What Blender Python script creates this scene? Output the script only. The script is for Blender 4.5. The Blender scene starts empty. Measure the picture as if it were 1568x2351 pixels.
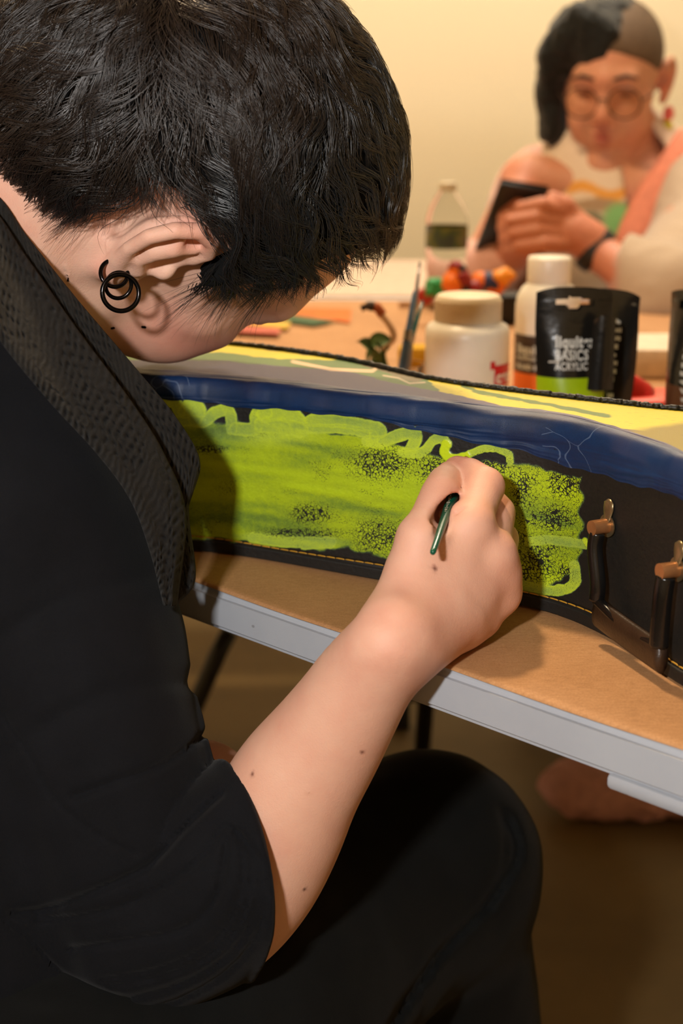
import bpy, bmesh, math, random
import numpy as np
from mathutils import Vector, Matrix, noise as mnoise
random.seed(7); rng = np.random.default_rng(7)
S = bpy.context.scene
# ---------------------------------------------------------------- camera
PITCH = math.radians(16.1); CZ = 1.02; FP = 50/36*2351; W0, H0 = 1568, 2351
cd = bpy.data.cameras.new('camera'); cam = bpy.data.objects.new('camera', cd); S.collection.objects.link(cam)
cam.location = (0, 0, CZ); cam.rotation_euler = (math.pi/2-PITCH, 0, 0)
cd.sensor_fit = 'VERTICAL'; cd.sensor_height = 36; cd.sensor_width = 24; cd.lens = 50
cd.clip_start = .05; cd.clip_end = 50
cd.dof.use_dof = True; cd.dof.focus_distance = .775; cd.dof.aperture_fstop = 7.1
S.camera = cam
# ---------------------------------------------------------------- world, lights, exposure
w = bpy.data.worlds.new('world'); S.world = w; w.use_nodes = True
bg = w.node_tree.nodes['Background']; bg.inputs[0].default_value = (1, .80, .55, 1); bg.inputs[1].default_value = .10
def area(name, loc, target, size, power, col, sy=None):
    ld = bpy.data.lights.new(name, 'AREA'); ld.energy = power; ld.color = col; ld.size = size
    if sy: ld.shape = 'RECTANGLE'; ld.size_y = sy
    o = bpy.data.objects.new(name, ld); S.collection.objects.link(o); o.location = loc
    o.rotation_euler = (Vector(target)-Vector(loc)).to_track_quat('-Z', 'Y').to_euler(); return o
area('camera_flash', (-.19, -.02, 1.15), (-.02, .9, .86), .05, 6.6, (1, .975, .95), .035)
area('ceiling_lamp', (.4, 2.55, 2.62), (.4, 3.05, 1.1), .9, 40, (1, .89, .74), .4)
area('ceiling_lamp', (-.345, 1.44, 2.60), (.05, .9, .74), .15, 32, (1, .74, .45), .15)
S.view_settings.view_transform = 'Standard'; S.view_settings.look = 'None'
S.view_settings.exposure = 0.0; S.view_settings.gamma = 1; S.view_settings.use_curve_mapping = False
# ---------------------------------------------------------------- geometry helpers
cs, sn = math.cos(PITCH), math.sin(PITCH)
def P(px, py, d):
    x = (px-784)/FP*d; u = -(py-1175.5)/FP*d
    return np.array([x, d*cs+u*sn, CZ-d*sn+u*cs])
def CV(x, u, b):            # vector: right, up, towards the lens -> world
    return np.array([x, u*sn-b*cs, u*cs+b*sn])
def PX(p):
    p = np.asarray(p, float); y = p[..., 1]; z = p[..., 2]-CZ
    d = y*cs-z*sn; u = y*sn+z*cs
    return 784+p[..., 0]/d*FP, 1175.5-u/d*FP, d
def PZ(px, py, z):
    a = P(px, py, 1.0)-np.array([0, 0, CZ]); t = (z-CZ)/a[2]; return np.array([0, 0, CZ])+a*t
def link(o): S.collection.objects.link(o); return o
def tag(o, label, cat, group=None, kind=None):
    if label: o['label'] = label
    if cat: o['category'] = cat
    if group: o['group'] = group
    if kind: o['kind'] = kind
    return o
def thing(name, label, cat, loc=(0, 0, 0), rz=0, group=None):
    o = bpy.data.objects.new(name, None); link(o); o.empty_display_size = .02
    o.location = loc; o.rotation_euler = (0, 0, rz); return tag(o, label, cat, group)
def mesh(name, V, F, mat, parent=None, smooth=True, label=None, world=False):
    me = bpy.data.meshes.new(name); me.from_pydata([tuple(v) for v in V], [], [tuple(f) for f in F]) if not isinstance(V, np.ndarray) or not isinstance(F, np.ndarray) else fastmesh(me, V, F)
    if smooth: me.polygons.foreach_set('use_smooth', [True]*len(me.polygons))
    me.materials.append(mat); me.update()
    o = bpy.data.objects.new(name, me); link(o)
    if parent is not None:
        o.parent = parent
        if world: o.matrix_parent_inverse = parent_inv(parent)
    if label: o['label'] = label
    return o
def parent_inv(p):
    return (Matrix.Translation(p.location) @ p.rotation_euler.to_matrix().to_4x4()).inverted()
def fastmesh(me, V, F):
    n, k = len(F), F.shape[1]
    me.vertices.add(len(V)); me.vertices.foreach_set('co', V.astype(np.float32).ravel())
    me.loops.add(n*k); me.loops.foreach_set('vertex_index', F.astype(np.int32).ravel())
    me.polygons.add(n); me.polygons.foreach_set('loop_start', np.arange(0, n*k, k, dtype=np.int32))
    me.update(calc_edges=True); me.validate()
def setcol(o, C, name='tint'):
    a = o.data.color_attributes.new(name, 'FLOAT_COLOR', 'POINT')
    C = np.asarray(C, np.float32)
    if C.shape[1] == 3: C = np.concatenate([C, np.ones((len(C), 1), np.float32)], 1)
    a.data.foreach_set('color', C.ravel())
def gridfaces(nu, nv, wrap=False):
    i = np.arange(nu-1)[:, None]; j = np.arange(nv if wrap else nv-1)[None, :]; j2 = (j+1) % nv
    return np.stack([i*nv+j, (i+1)*nv+j, (i+1)*nv+j2, i*nv+j2], -1).reshape(-1, 4)
class MB:
    def __init__(s): s.V = []; s.F = []
    def add(s, V, F):
        n = len(s.V); s.V += [tuple(v) for v in V]; s.F += [tuple(int(i)+n for i in f) for f in F]; return s
    def box(s, c, d, R=None, bev=0):
        bm = bmesh.new(); bmesh.ops.create_cube(bm, size=1); bmesh.ops.scale(bm, vec=d, verts=bm.verts)
        if bev: bmesh.ops.bevel(bm, geom=bm.edges[:]+bm.verts[:], offset=bev, segments=2, affect='EDGES', profile=.5)
        V = [v.co.copy() for v in bm.verts]; F = [[v.index for v in f.verts] for f in bm.faces]; bm.free()
        if R is not None: V = [R @ v for v in V]
        return s.add([v+Vector(c) for v in V], F)
    def lathe(s, prof, n=40, c=(0, 0, 0), sx=1, sy=1, cap=True):
        V = []; F = []; m = len(prof)
        for r, z in prof:
            for k in range(n):
                a = 2*math.pi*k/n; V.append((c[0]+r*sx*math.cos(a), c[1]+r*sy*math.sin(a), c[2]+z))
        for i in range(m-1):
            for k in range(n):
                k2 = (k+1) % n; F.append((i*n+k, i*n+k2, (i+1)*n+k2, (i+1)*n+k))
        if cap: F.append(tuple(range(n))[::-1]); F.append(tuple((m-1)*n+k for k in range(n)))
        return s.add(V, F)
    def tube(s, pts, rad, n=12, cap=True, flat=1.0, up=(0, 0, 1)):
        pts = [np.array(p, float) for p in pts]; m = len(pts)
        rad = [rad]*m if np.isscalar(rad) else rad; V = []; F = []; x = None
        for i in range(m):
            t = pts[min(i+1, m-1)]-pts[max(i-1, 0)]; t /= np.linalg.norm(t)+1e-12
            if x is None:
                x = np.cross(t, up); x = x if np.linalg.norm(x) > .1 else np.cross(t, (1, 0, 0))
            x = x-t*np.dot(x, t); x /= np.linalg.norm(x); y = np.cross(t, x)
            for k in range(n):
                a = 2*math.pi*k/n; V.append(pts[i]+rad[i]*(math.cos(a)*x+flat*math.sin(a)*y))
        for i in range(m-1):
            for k in range(n):
                k2 = (k+1) % n; F.append((i*n+k, i*n+k2, (i+1)*n+k2, (i+1)*n+k))
        if cap: F.append(tuple(range(n))[::-1]); F.append(tuple((m-1)*n+k for k in range(n)))
        return s.add(V, F)
    def build(s, name, mat, parent=None, smooth=True, label=None, auto=False):
        o = mesh(name, s.V, s.F, mat, parent, smooth, label)
        if auto: o.data.set_sharp_from_angle(angle=math.radians(35))
        return o
def spline(pts, n):
    pts = np.array(pts, float); m = len(pts); q = np.vstack([2*pts[0]-pts[1], pts, 2*pts[-1]-pts[-2]])
    out = []
    for t in np.linspace(0, m-1, n):
        i = min(int(t), m-2); f = t-i; a, b, c, d = q[i:i+4]
        out.append(.5*((2*b)+(c-a)*f+(2*a-5*b+4*c-d)*f*f+(3*b-a-3*c+d)*f**3))
    return np.array(out)
# ---------------------------------------------------------------- materials
def sr(r, g, b):
    f = lambda c: (c/255/12.92) if c/255 <= .04045 else ((c/255+.055)/1.055)**2.4
    return (f(r), f(g), f(b), 1)
class NT:
    def __init__(s, name):
        s.m = bpy.data.materials.new(name); s.m.use_nodes = True; s.t = s.m.node_tree; s.b = s.t.nodes['Principled BSDF']
    def n(s, typ, **k):
        nd = s.t.nodes.new(typ)
        for a, v in k.items():
            if a.startswith('i_'):
                key = a[2:].replace('_', ' '); nd.inputs[key].default_value = v
            else: setattr(nd, a, v)
        return nd
    def l(s, a, b): s.t.links.new(a, b)
    def math(s, op, a, b=None, clamp=False):
        nd = s.t.nodes.new('ShaderNodeMath'); nd.operation = op; nd.use_clamp = clamp
        for i, v in enumerate((a, b)):
            if v is None: continue
            if isinstance(v, (int, float)): nd.inputs[i].default_value = v
            else: s.l(v, nd.inputs[i])
        return nd.outputs[0]
    def ramp(s, fac, stops):
        nd = s.t.nodes.new('ShaderNodeValToRGB'); s.l(fac, nd.inputs[0]); e = nd.color_ramp.elements
        while len(e) < len(stops): e.new(.5)
        for el, (p, c) in zip(e, stops): el.position = p; el.color = c if len(c) == 4 else (*c, 1)
        return nd.outputs[0]
    def mix(s, f, a, b, typ='MIX'):
        nd = s.t.nodes.new('ShaderNodeMix'); nd.data_type = 'RGBA'; nd.blend_type = typ
        for i, v in ((0, f), (6, a), (7, b)):
            if isinstance(v, (int, float, tuple)): nd.inputs[i].default_value = v
            else: s.l(v, nd.inputs[i])
        return nd.outputs[2]
    def noise(s, scale, detail=4, rough=.6, vec=None, dist=0):
        nd = s.t.nodes.new('ShaderNodeTexNoise'); nd.inputs['Scale'].default_value = scale
        nd.inputs['Detail'].default_value = detail; nd.inputs['Roughness'].default_value = rough; nd.inputs['Distortion'].default_value = dist
        s.l(vec if vec is not None else s.obj(), nd.inputs['Vector']); return nd.outputs[0]
    def obj(s):
        if not hasattr(s, 'tc'): s.tc = s.t.nodes.new('ShaderNodeTexCoord')
        return s.tc.outputs['Object']
    def bump(s, h, strength=.3, dist=.001):
        nd = s.t.nodes.new('ShaderNodeBump'); nd.inputs['Strength'].default_value = strength; nd.inputs['Distance'].default_value = dist
        s.l(h, nd.inputs['Height']); s.l(nd.outputs[0], s.b.inputs['Normal']); return nd
    def attr(s, name='tint'):
        nd = s.t.nodes.new('ShaderNodeAttribute'); nd.attribute_name = name; return nd
    def set(s, **k):
        for a, v in k.items():
            s.b.inputs[a.replace('_', ' ')].default_value = v
        return s
def simple(name, col, rough=.5, spec=.5, metal=0, var=.12, vs=60, bump=0, bs=400, bd=.0005, **k):
    t = NT(name); t.set(Roughness=rough, Metallic=metal, **k); t.b.inputs['Specular IOR Level'].default_value = spec
    c2 = tuple(max(0, c*(1-var)) for c in col[:3])+(1,); c3 = tuple(min(1, c*(1+var)) for c in col[:3])+(1,)
    t.l(t.ramp(t.noise(vs), [(.3, c2), (.7, c3)]), t.b.inputs['Base Color'])
    if bump: t.bump(t.noise(bs, 3), bump, bd)
    return t.m
# ---------------------------------------------------------------- signed-distance sculpting
def smin(a, b, k):
    h = np.maximum(k-np.abs(a-b), 0)/k; return np.minimum(a, b)-h*h*k*.25
class Sdf:
    def __init__(s): s.p = []
    def cap(s, a, b, ra, rb=None, k=.01, op=1):
        a = np.array(a, float); b = np.array(b, float); rb = ra if rb is None else rb
        ba = b-a; L = max(ba@ba, 1e-12)
        def f(p):
            q = p-a; t = np.clip(q@ba/L, 0, 1); d = q-t[:, None]*ba
            return np.sqrt((d*d).sum(1))-(ra+(rb-ra)*t)
        s.p.append((f, (a+b)/2, math.sqrt(L)/2+max(ra, rb), k, op)); return s
    def chain(s, pts, rads, k=.01, op=1, kk=None):
        A = np.array(pts, float)[:-1]; B = np.array(pts, float)[1:]; ra = np.array(rads, float)
        def f(p):
            d = None
            for a, b, r0, r1 in zip(A, B, ra[:-1], ra[1:]):
                ba = b-a; L = max(ba@ba, 1e-12); q = p-a; t = np.clip(q@ba/L, 0, 1); e = q-t[:, None]*ba
                x = np.sqrt((e*e).sum(1))-(r0+(r1-r0)*t); d = x if d is None else (np.minimum(d, x) if not kk else smin(d, x, kk))
            return d
        c = (np.array(pts).min(0)+np.array(pts).max(0))/2; R = np.linalg.norm(np.array(pts)-c, axis=1).max()+ra.max()
        s.p.append((f, c, R, k, op)); return s
    def ell(s, c, r, B=None, k=.01, op=1):
        c = np.array(c, float); r = np.array(r, float); B = np.eye(3) if B is None else np.array(B)   # columns = axes
        def f(p):
            q = (p-c)@B; k0 = np.sqrt(((q/r)**2).sum(1)); k1 = np.sqrt(((q/r**2)**2).sum(1))+1e-9
            return k0*(k0-1)/k1
        s.p.append((f, c, r.max(), k, op)); return s
    def disp(s, fn, c, r): s.p.append((fn, np.array(c, float), r, 0, 2)); return s     # adds to the distance
    def plane(s, c, n, k, cc, cr):                                                     # cuts away the side n points to
        c = np.array(c, float); n = np.array(n, float); n /= np.linalg.norm(n)
        s.p.append((lambda p: -((p-c)@n), np.array(cc, float), cr, k, -1)); return s
    def ev(s, p, idx=None):
        d = np.full(len(p), 1.0)
        for i in (range(len(s.p)) if idx is None else idx):
            f, c, r, k, op = s.p[i]
            if op == 1: d = smin(d, f(p), k)
            elif op == -1: d = -smin(-d, f(p), k)
            else: d = d+f(p)
        return d
    def mesh(s, h, n=20, proj=2):
        C = np.array([q[1] for q in s.p]); Rr = np.array([q[2] for q in s.p]); K = np.array([q[3] for q in s.p]); O = np.array([q[4] for q in s.p])
        pos = O == 1
        lo = (C[pos]-Rr[pos][:, None]).min(0)-2*h; hi = (C[pos]+Rr[pos][:, None]).max(0)+2*h
        bs = n*h; nb = np.ceil((hi-lo)/bs).astype(int); hd = bs*.87
        g = np.stack(np.meshgrid(*[np.arange(m) for m in nb], indexing='ij'), -1).reshape(-1, 3)
        bc = lo+(g+.5)*bs
        D0 = s.ev(bc); keep = np.abs(D0) < hd*1.35+.004
        g = g[keep]; bc = bc[keep]
        r1 = np.arange(n+1); loc = np.stack(np.meshgrid(r1, r1, r1, indexing='ij'), -1).reshape(-1, 3)
        N = nb*n+4; keys = []; verts = []; quads = []
        key = lambda c: ((c[..., 0]+1)*(N[1]+2)+c[..., 1]+1)*(N[2]+2)+c[..., 2]+1
        corner = np.array([[i, j, k] for i in (0, 1) for j in (0, 1) for k in (0, 1)])
        edges = [(a, b) for a in range(8) for b in range(a+1, 8) if abs(corner[a]-corner[b]).sum() == 1]
        for gi, c in zip(g, bc):
            dist = np.linalg.norm(C-c, axis=1)-Rr-hd
            idx = np.nonzero(dist < K+.002)[0]
            if not len(idx) or not (O[idx] == 1).any(): continue
            d = s.ev(lo+(gi*n+loc)*h, idx).reshape(n+1, n+1, n+1)
            if d.min() > 0 or d.max() < 0: continue
            sg = d < 0
            cor = np.stack([d[a:n+a, b:n+b, e:n+e] for a, b, e in corner], -1); cnt = (cor < 0).sum(-1)
            cells = np.argwhere((cnt > 0) & (cnt < 8))
            if not len(cells): continue
            v = cor[cells[:, 0], cells[:, 1], cells[:, 2]]
            acc = np.zeros((len(cells), 3)); m = np.zeros(len(cells))
            for a, b in edges:
                va, vb = v[:, a], v[:, b]; x = (va < 0) != (vb < 0); t = np.where(x, va/(va-vb+1e-20), 0)
                acc += x[:, None]*(corner[a]+(corner[b]-corner[a])*t[:, None]); m += x
            pts = lo+(gi*n+cells+acc/m[:, None])*h
            for _ in range(proj):
                e = h*.5; d0 = s.ev(pts, idx)
                gr = np.stack([s.ev(pts+np.eye(3)[i]*e, idx)-d0 for i in range(3)], 1)/e
                gn = np.maximum((gr*gr).sum(1), .25); st = gr*(d0/gn)[:, None]
                pts = pts-np.clip(st, -h*.6, h*.6)
            verts.append(pts); keys.append(key(gi*n+cells))
            for ax in range(3):
                sl0 = [slice(0, n)]*3; sl1 = [slice(0, n)]*3; sl1[ax] = slice(1, n+1)
                A = sg[tuple(sl0)]; B_ = sg[tuple(sl1)]; e = np.argwhere(A != B_)
                if not len(e): continue
                fl = A[e[:, 0], e[:, 1], e[:, 2]]
                u, w_ = (ax+1) % 3, (ax+2) % 3; q = []
                for du, dw in ((0, 0), (-1, 0), (-1, -1), (0, -1)):
                    cc = gi*n+e; cc = cc.copy(); cc[:, u] += du; cc[:, w_] += dw; q.append(key(cc))
                q = np.stack(q, 1); q = np.where(fl[:, None], q, q[:, ::-1]); quads.append(q)
        V = np.concatenate(verts); Kk = np.concatenate(keys); Q = np.concatenate(quads)
        so = np.argsort(Kk); Ks = Kk[so]; ix = np.searchsorted(Ks, Q); ix = np.clip(ix, 0, len(Ks)-1)
        ok = (Ks[ix] == Q).all(1); Fq = so[ix][ok]
        return V, Fq
def biggest(V, F):
    """keeps the largest connected piece"""
    n = len(V); lab = np.arange(n)
    for _ in range(400):
        m = lab[F].min(1); new = lab.copy()
        for c in range(4): np.minimum.at(new, F[:, c], m)
        new = new[new]
        if (new == lab).all(): break
        lab = new
    u, c = np.unique(lab, return_counts=True); k = lab == u[c.argmax()]
    mp = -np.ones(n, int); mp[k] = np.arange(k.sum()); return V[k], mp[F[k[F[:, 0]]]]
def text_mesh(body, size, name, mat, parent, loc, R, extrude=.0002, sx=1, align='LEFT', bold=0):
    cu = bpy.data.curves.new('t', 'FONT'); cu.body = body; cu.size = size; cu.extrude = extrude; cu.align_x = align; cu.offset = bold; cu.space_character = 1.12
    o = bpy.data.objects.new('t', cu); link(o); dg = bpy.context.evaluated_depsgraph_get()
    me = bpy.data.meshes.new_from_object(o.evaluated_get(dg)); bpy.data.objects.remove(o); bpy.data.curves.remove(cu)
    me.name = name; me.materials.clear(); me.materials.append(mat)
    M = Matrix.Translation(Vector(loc)) @ R.to_4x4() @ Matrix.Diagonal((sx, 1, 1, 1)); me.transform(M)
    ob = bpy.data.objects.new(name, me); link(ob)
    if parent is not None: ob.parent = parent
    return ob
RX90 = Matrix.Rotation(math.pi/2, 3, 'X')
# ================================================================ the room
def skinmat(): pass
M_wall = NT('wall_paint'); M_wall.set(Roughness=.75); M_wall.l(M_wall.ramp(M_wall.noise(1.2, 2), [(.3, sr(238, 224, 190)), (.7, sr(243, 231, 200))]), M_wall.b.inputs['Base Color']); M_wall.bump(M_wall.noise(160), .15); M_wall = M_wall.m
t = NT('floor_finish'); t.set(Roughness=.55); t.l(t.ramp(t.noise(3, 5), [(.3, sr(104, 84, 50)), (.7, sr(132, 108, 66))]), t.b.inputs['Base Color']); t.bump(t.noise(90), .2); M_floor = t.m
M_ceil = simple('ceiling_paint', sr(225, 212, 190), .8)
M_base = simple('baseboard_paint', sr(205, 196, 182), .5)
X0, X1, Y0, Y1, ZC = -2.2, 2.6, -1.6, 3.05, 2.7
def slab(name, c, d, m): o = MB().box(c, d).build(name, m, smooth=False); o['kind'] = 'structure'; return o
slab('floor', ((X0+X1)/2, (Y0+Y1)/2, -.05), (X1-X0+.2, Y1-Y0+.2, .1), M_floor)
slab('ceiling', ((X0+X1)/2, (Y0+Y1)/2, ZC+.05), (X1-X0+.2, Y1-Y0+.2, .1), M_ceil)
slab('wall_back', ((X0+X1)/2, Y1+.05, ZC/2), (X1-X0+.2, .1, ZC), M_wall)
slab('wall_front', ((X0+X1)/2, Y0-.05, ZC/2), (X1-X0+.2, .1, ZC), M_wall)
slab('wall_left', (X0-.05, (Y0+Y1)/2, ZC/2), (.1, Y1-Y0, ZC), M_wall)
slab('wall_right', (X1+.05, (Y0+Y1)/2, ZC/2), (.1, Y1-Y0, ZC), M_wall)
slab('baseboard_back', ((X0+X1)/2, Y1-.008, .05), (X1-X0, .016, .1), M_base)
# ================================================================ table
TZ = .74; ED = np.array([.7218, -.6921]); EN = np.array([.6921, .7218]); EP = np.array([0., .731])
def edge_pt(s, n=0): return EP+ED*s+EN*n
t = NT('grey_plastic'); t.set(Roughness=.42); nz = t.noise(260, 4, .7); spk = t.noise(55, 2)
t.l(t.mix(t.math('MULTIPLY', t.math('GREATER_THAN', spk, .69), .45), t.ramp(t.noise(9), [(.3, sr(168, 172, 180)), (.7, sr(180, 184, 190))]), sr(90, 85, 80)), t.b.inputs['Base Color']); t.bump(nz, .25, .0004); M_plast = t.m
M_steel = simple('black_powder_coat', (.008, .008, .009, 1), .4)
table = thing('folding_table', 'grey plastic work table with thick rounded edge, covered by brown paper', 'table', (0, .731, 0))
far = 2.13
a = edge_pt(-.85); b = edge_pt(.62)
poly = [a, b, (b[0]+.55, b[1]+.55), (1.35, far), (-.95, far), (-.95, a[1]+.25)]
def prism(poly, z0, z1, bev, org, name, m, par):
    bm = bmesh.new(); vs = [bm.verts.new((p[0]-org[0], p[1]-org[1], z0)) for p in poly]; f = bm.faces.new(vs)
    r = bmesh.ops.extrude_face_region(bm, geom=[f]); up = [v for v in r['geom'] if isinstance(v, bmesh.types.BMVert)]
    for v in up: v.co.z = z1
    bmesh.ops.recalc_face_normals(bm, faces=bm.faces[:])
    if bev: bmesh.ops.bevel(bm, geom=[e for e in bm.edges if abs(e.verts[0].co.z-e.verts[1].co.z) < 1e-6], offset=bev, segments=3, affect='EDGES')
    me = bpy.data.meshes.new(name); bm.to_mesh(me); bm.free(); me.materials.append(m)
    o = bpy.data.objects.new(name, me); link(o); o.parent = par; return o
org = (0, .731)
prism(poly, TZ-.0265, TZ-.0012, .004, org, 'tabletop', M_plast, table)
# deeper lip on the near edge towards the right
lip = MB(); c0 = PZ(1400, 1772, TZ-.026)[:2]; s0 = (c0-EP)@ED
R2 = Matrix.Rotation(math.atan2(ED[1], ED[0]), 3, 'Z')
mid = edge_pt((s0+.60)/2, .012)
lip.box((mid[0]-org[0], mid[1]-org[1], TZ-.0295), (.60-s0, .022, .008), R2, .0025); lip.build('edge_lip', M_plast, table, auto=True)
def leg(pts, name='leg', r=.012): MB().tube([(p[0]-org[0], p[1]-org[1], p[2]) for p in pts], r, 12).build(name, M_steel, table)
def flo(px, py): return PZ(px, py, 0.0)
leg([P(528, 1448, 2.05), P(500, 1500, 2.05), P(452, 1612, 2.05), P(300, 1960, 2.05)*[1, 1, 0]+[0, 0, .012]], r=.013)
q = P(980, 1590, 2.0); leg([[q[0], q[1], .70], q, [q[0]+.004, q[1], .30], [q[0]-.01, q[1]+.02, .012]])
leg([[q[0]-.10, q[1], q[2]], [q[0], q[1], q[2]]], 'crossbar', .014)
leg([(1.1, 1.0, .70), (1.1, 1.0, .012)]); leg([(-.8, 1.7, .70), (-.8, 1.7, .012)]); leg([(1.1, 2.0, .70), (1.12, 2.02, .012)])
# kraft paper : slightly wavy sheet
t = NT('kraft_paper'); t.set(Roughness=.7)
mp = t.n('ShaderNodeMapping'); mp.inputs['Scale'].default_value = (1, 5, 1); t.l(t.obj(), mp.inputs[0])
n1 = t.noise(900, 4, .8); n2 = t.noise(120, 4, .6, mp.outputs[0]); n3 = t.noise(7, 3)
cc = t.math('ADD', t.math('MULTIPLY', n1, .45), t.math('ADD', t.math('MULTIPLY', n2, .25), t.math('MULTIPLY', n3, .3)))
t.l(t.ramp(cc, [(.35, sr(150, 106, 64)), (.5, sr(178, 130, 84)), (.66, sr(198, 152, 104))]), t.b.inputs['Base Color']); t.bump(t.math('ADD', n1, t.math('MULTIPLY', n3, 3)), .35, .0005); M_kraft = t.m
paper = tag(bpy.data.objects.new('kraft_paper', None), None, None)
bpy.data.objects.remove(paper)
nu, nv = 220, 220; V = []
for i in range(nu):
    s = -.84+1.455*i/(nu-1)
    e = edge_pt(s, .0015+.001*math.sin(s*31)); 
    for j in range(nv):
        v = (j/(nv-1))**1.6
        tgt = np.array([-.93+2.2*i/(nu-1), 2.085+.003*math.sin(i*.3)])
        p = e*(1-v)+tgt*v
        z = TZ+.0004+.0009*(1+mnoise.noise(Vector((p[0]*9, p[1]*9, 0))))*min(1, j/6)
        z += -.0012*max(0, 1-j/3)
        V.append((p[0], p[1], z))
kp = mesh('kraft_paper', np.array(V), gridfaces(nu, nv), M_kraft)
kp.data.flip_normals() if kp.data.polygons[0].normal.z < 0 else None
tag(kp, 'brown kraft paper spread over the whole work table top', 'paper')
# pale second table further back on the left
t2 = thing('side_table', 'pale table top behind the brown paper, against the cream wall', 'table', (-.45, 2.42, 0))
M_pale = simple('pale_laminate', sr(205, 180, 160), .45)
MB().box((0, 0, TZ-.02), (1.24, .5, .035), None, .006).build('tabletop', M_pale, t2, auto=True)
for sx in (-.55, .55):
    for sy in (-.2, .2): MB().box((sx, sy, .352), (.03, .03, .70)).build('leg', M_steel, t2, smooth=False)
# ================================================================ the painted leather case
plan = spline([(-.30, .905), (-.20, .898), (-.097, .874), (-.051, .856), (.017, .818), (.06, .794), (.105, .768), (.127, .747), (.145, .716), (.157, .686), (.169, .653), (.185, .622), (.215, .597), (.255, .580)], 400)
seg = np.r_[0, np.cumsum(np.linalg.norm(np.diff(plan, axis=0), axis=1))]
SL = seg[-1]
def plan_at(s):
    x = np.interp(s, seg, plan[:, 0]); y = np.interp(s, seg, plan[:, 1]); return np.stack([x, y], -1)
def plan_n(s):
    e = .004; t = plan_at(np.minimum(s+e, SL))-plan_at(np.maximum(s-e, 0)); t /= np.linalg.norm(t, axis=-1, keepdims=True)
    return np.stack([t[..., 1], -t[..., 0]], -1)      # outward, towards the lens
def s_of_x(x): return np.interp(x, plan[:, 0], seg)
CH = .110; CB = TZ+.0028
case = thing('instrument_case', 'black leather case with a lime green painted side, blue taped rim and leather handle', 'case', (0, .82, CB))
OC = np.array([0, .82, CB])
welt = spline([(-.30, 1.09), (-.2, 1.07)]+[tuple(PZ(a, c, CB+CH+.001)[:2]) for a, c in ((500, 784), (650, 800), (800, 823), (1000, 868), (1200, 896), (1400, 919), (1568, 937))]+[(.27, .765), (.36, .755)], 300)
def welt_at(f): 
    k = np.interp(f, np.linspace(0, 1, 300), np.arange(300)); return np.stack([np.interp(k, np.arange(300), welt[:, 0]), np.interp(k, np.arange(300), welt[:, 1])], -1)
def fnoise(p, sc, oct=3):
    out = np.zeros(len(p)); a = 1.
    for o in range(oct):
        q = p*sc*(2**o); out += a*vnoise(q); a *= .5
    return out
def vnoise(q):
    if q.shape[1] == 2: q = np.concatenate([q, np.zeros((len(q), 1))], 1)
    i = np.floor(q).astype(np.int64); f = q-i; f = f*f*(3-2*f); r = 0
    def hsh(a):
        n = (a[:, 0]*374761393+a[:, 1]*668265263+a[:, 2]*2147483647) & 0xffffffff
        n = ((n ^ (n >> 13))*1274126177) & 0xffffffff; return ((n ^ (n >> 16)) & 0xffff)/32768.-1
    for dx in (0, 1):
        for dy in (0, 1):
            for dz in (0, 1):
                wt = (f[:, 0] if dx else 1-f[:, 0])*(f[:, 1] if dy else 1-f[:, 1])*(f[:, 2] if dz else 1-f[:, 2])
                r = r+wt*hsh(i+np.array([dx, dy, dz]))
    return r
def poly_d(px, py, pts):
    """distance to polyline"""
    d = np.full(len(px), 1e9)
    for (ax, ay), (bx, by) in zip(pts[:-1], pts[1:]):
        vx, vy = bx-ax, by-ay; t = np.clip(((px-ax)*vx+(py-ay)*vy)/(vx*vx+vy*vy+1e-9), 0, 1)
        d = np.minimum(d, np.hypot(px-ax-t*vx, py-ay-t*vy))
    return d
def sst(a, b, x): t = np.clip((x-a)/(b-a), 0, 1); return t*t*(3-2*t)
# ---- front wall
ns, nz = 1000, 230
s_ = np.linspace(0, SL, ns); z_ = np.linspace(0, CH-.010, nz)
SS, ZZ = np.meshgrid(s_, z_, indexing='ij'); sf, zf = SS.ravel(), ZZ.ravel()
PL = plan_at(sf); PN = plan_n(sf)
wall0 = np.c_[PL, CB+zf]
px, py, _ = PX(wall0)
uv = np.c_[sf, zf]
jit = 5*fnoise(uv, 90, 3)[:, None]*[1, 1]; jx = px+jit[:, 0]; jy = py+6*fnoise(uv+3.3, 110, 3)
up = np.interp(jx, [360, 450, 560, 640, 700, 760, 830, 880, 960, 1010, 1060, 1110, 1170, 1200, 1250, 1340], [965, 968, 968, 968, 985, 995, 1000, 1012, 1035, 1052, 1062, 1058, 1068, 1066, 1078, 1100])
lo = np.interp(jx, [360, 430, 560, 640, 700, 780, 850, 900, 1190, 1240, 1340], [1232, 1238, 1240, 1250, 1260, 1256, 1268, 1285, 1350, 1356, 1300])
base = sst(-5, 5, jy-up)*sst(-5, 5, lo-jy)*sst(-4, 7, 1338-jx+6*np.sin(jy/9))
def blob(cx, cy, rx, ry): return np.clip(1.25-np.hypot((px-cx)/rx, (py-cy)/ry), 0, 1)
crack = np.zeros(len(px))
for a in [(880, 1062, 95, 48), (1000, 1075, 60, 40), (715, 1180, 60, 28), (870, 1232, 75, 48), (1275, 1190, 70, 38), (1235, 1290, 55, 65), (1300, 1110, 55, 45), (1125, 1065, 70, 38), (690, 1225, 120, 16), (470, 1032, 60, 12), (1200, 1120, 30, 60), (1300, 1320, 40, 30), (1200, 1310, 30, 50)]: crack = np.maximum(crack, blob(*a))
crack = np.maximum(crack, .28*sst(.2, .9, fnoise(uv*[1, 2.5]+7, 60, 3))+ (px > 1170)*.33)
bands = .5+.5*vnoise(np.c_[sf*9, zf*95])*.8+.28*vnoise(np.c_[sf*35+9, zf*260])
thick = base*np.clip(.50+.50*bands, 0, 1)
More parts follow.
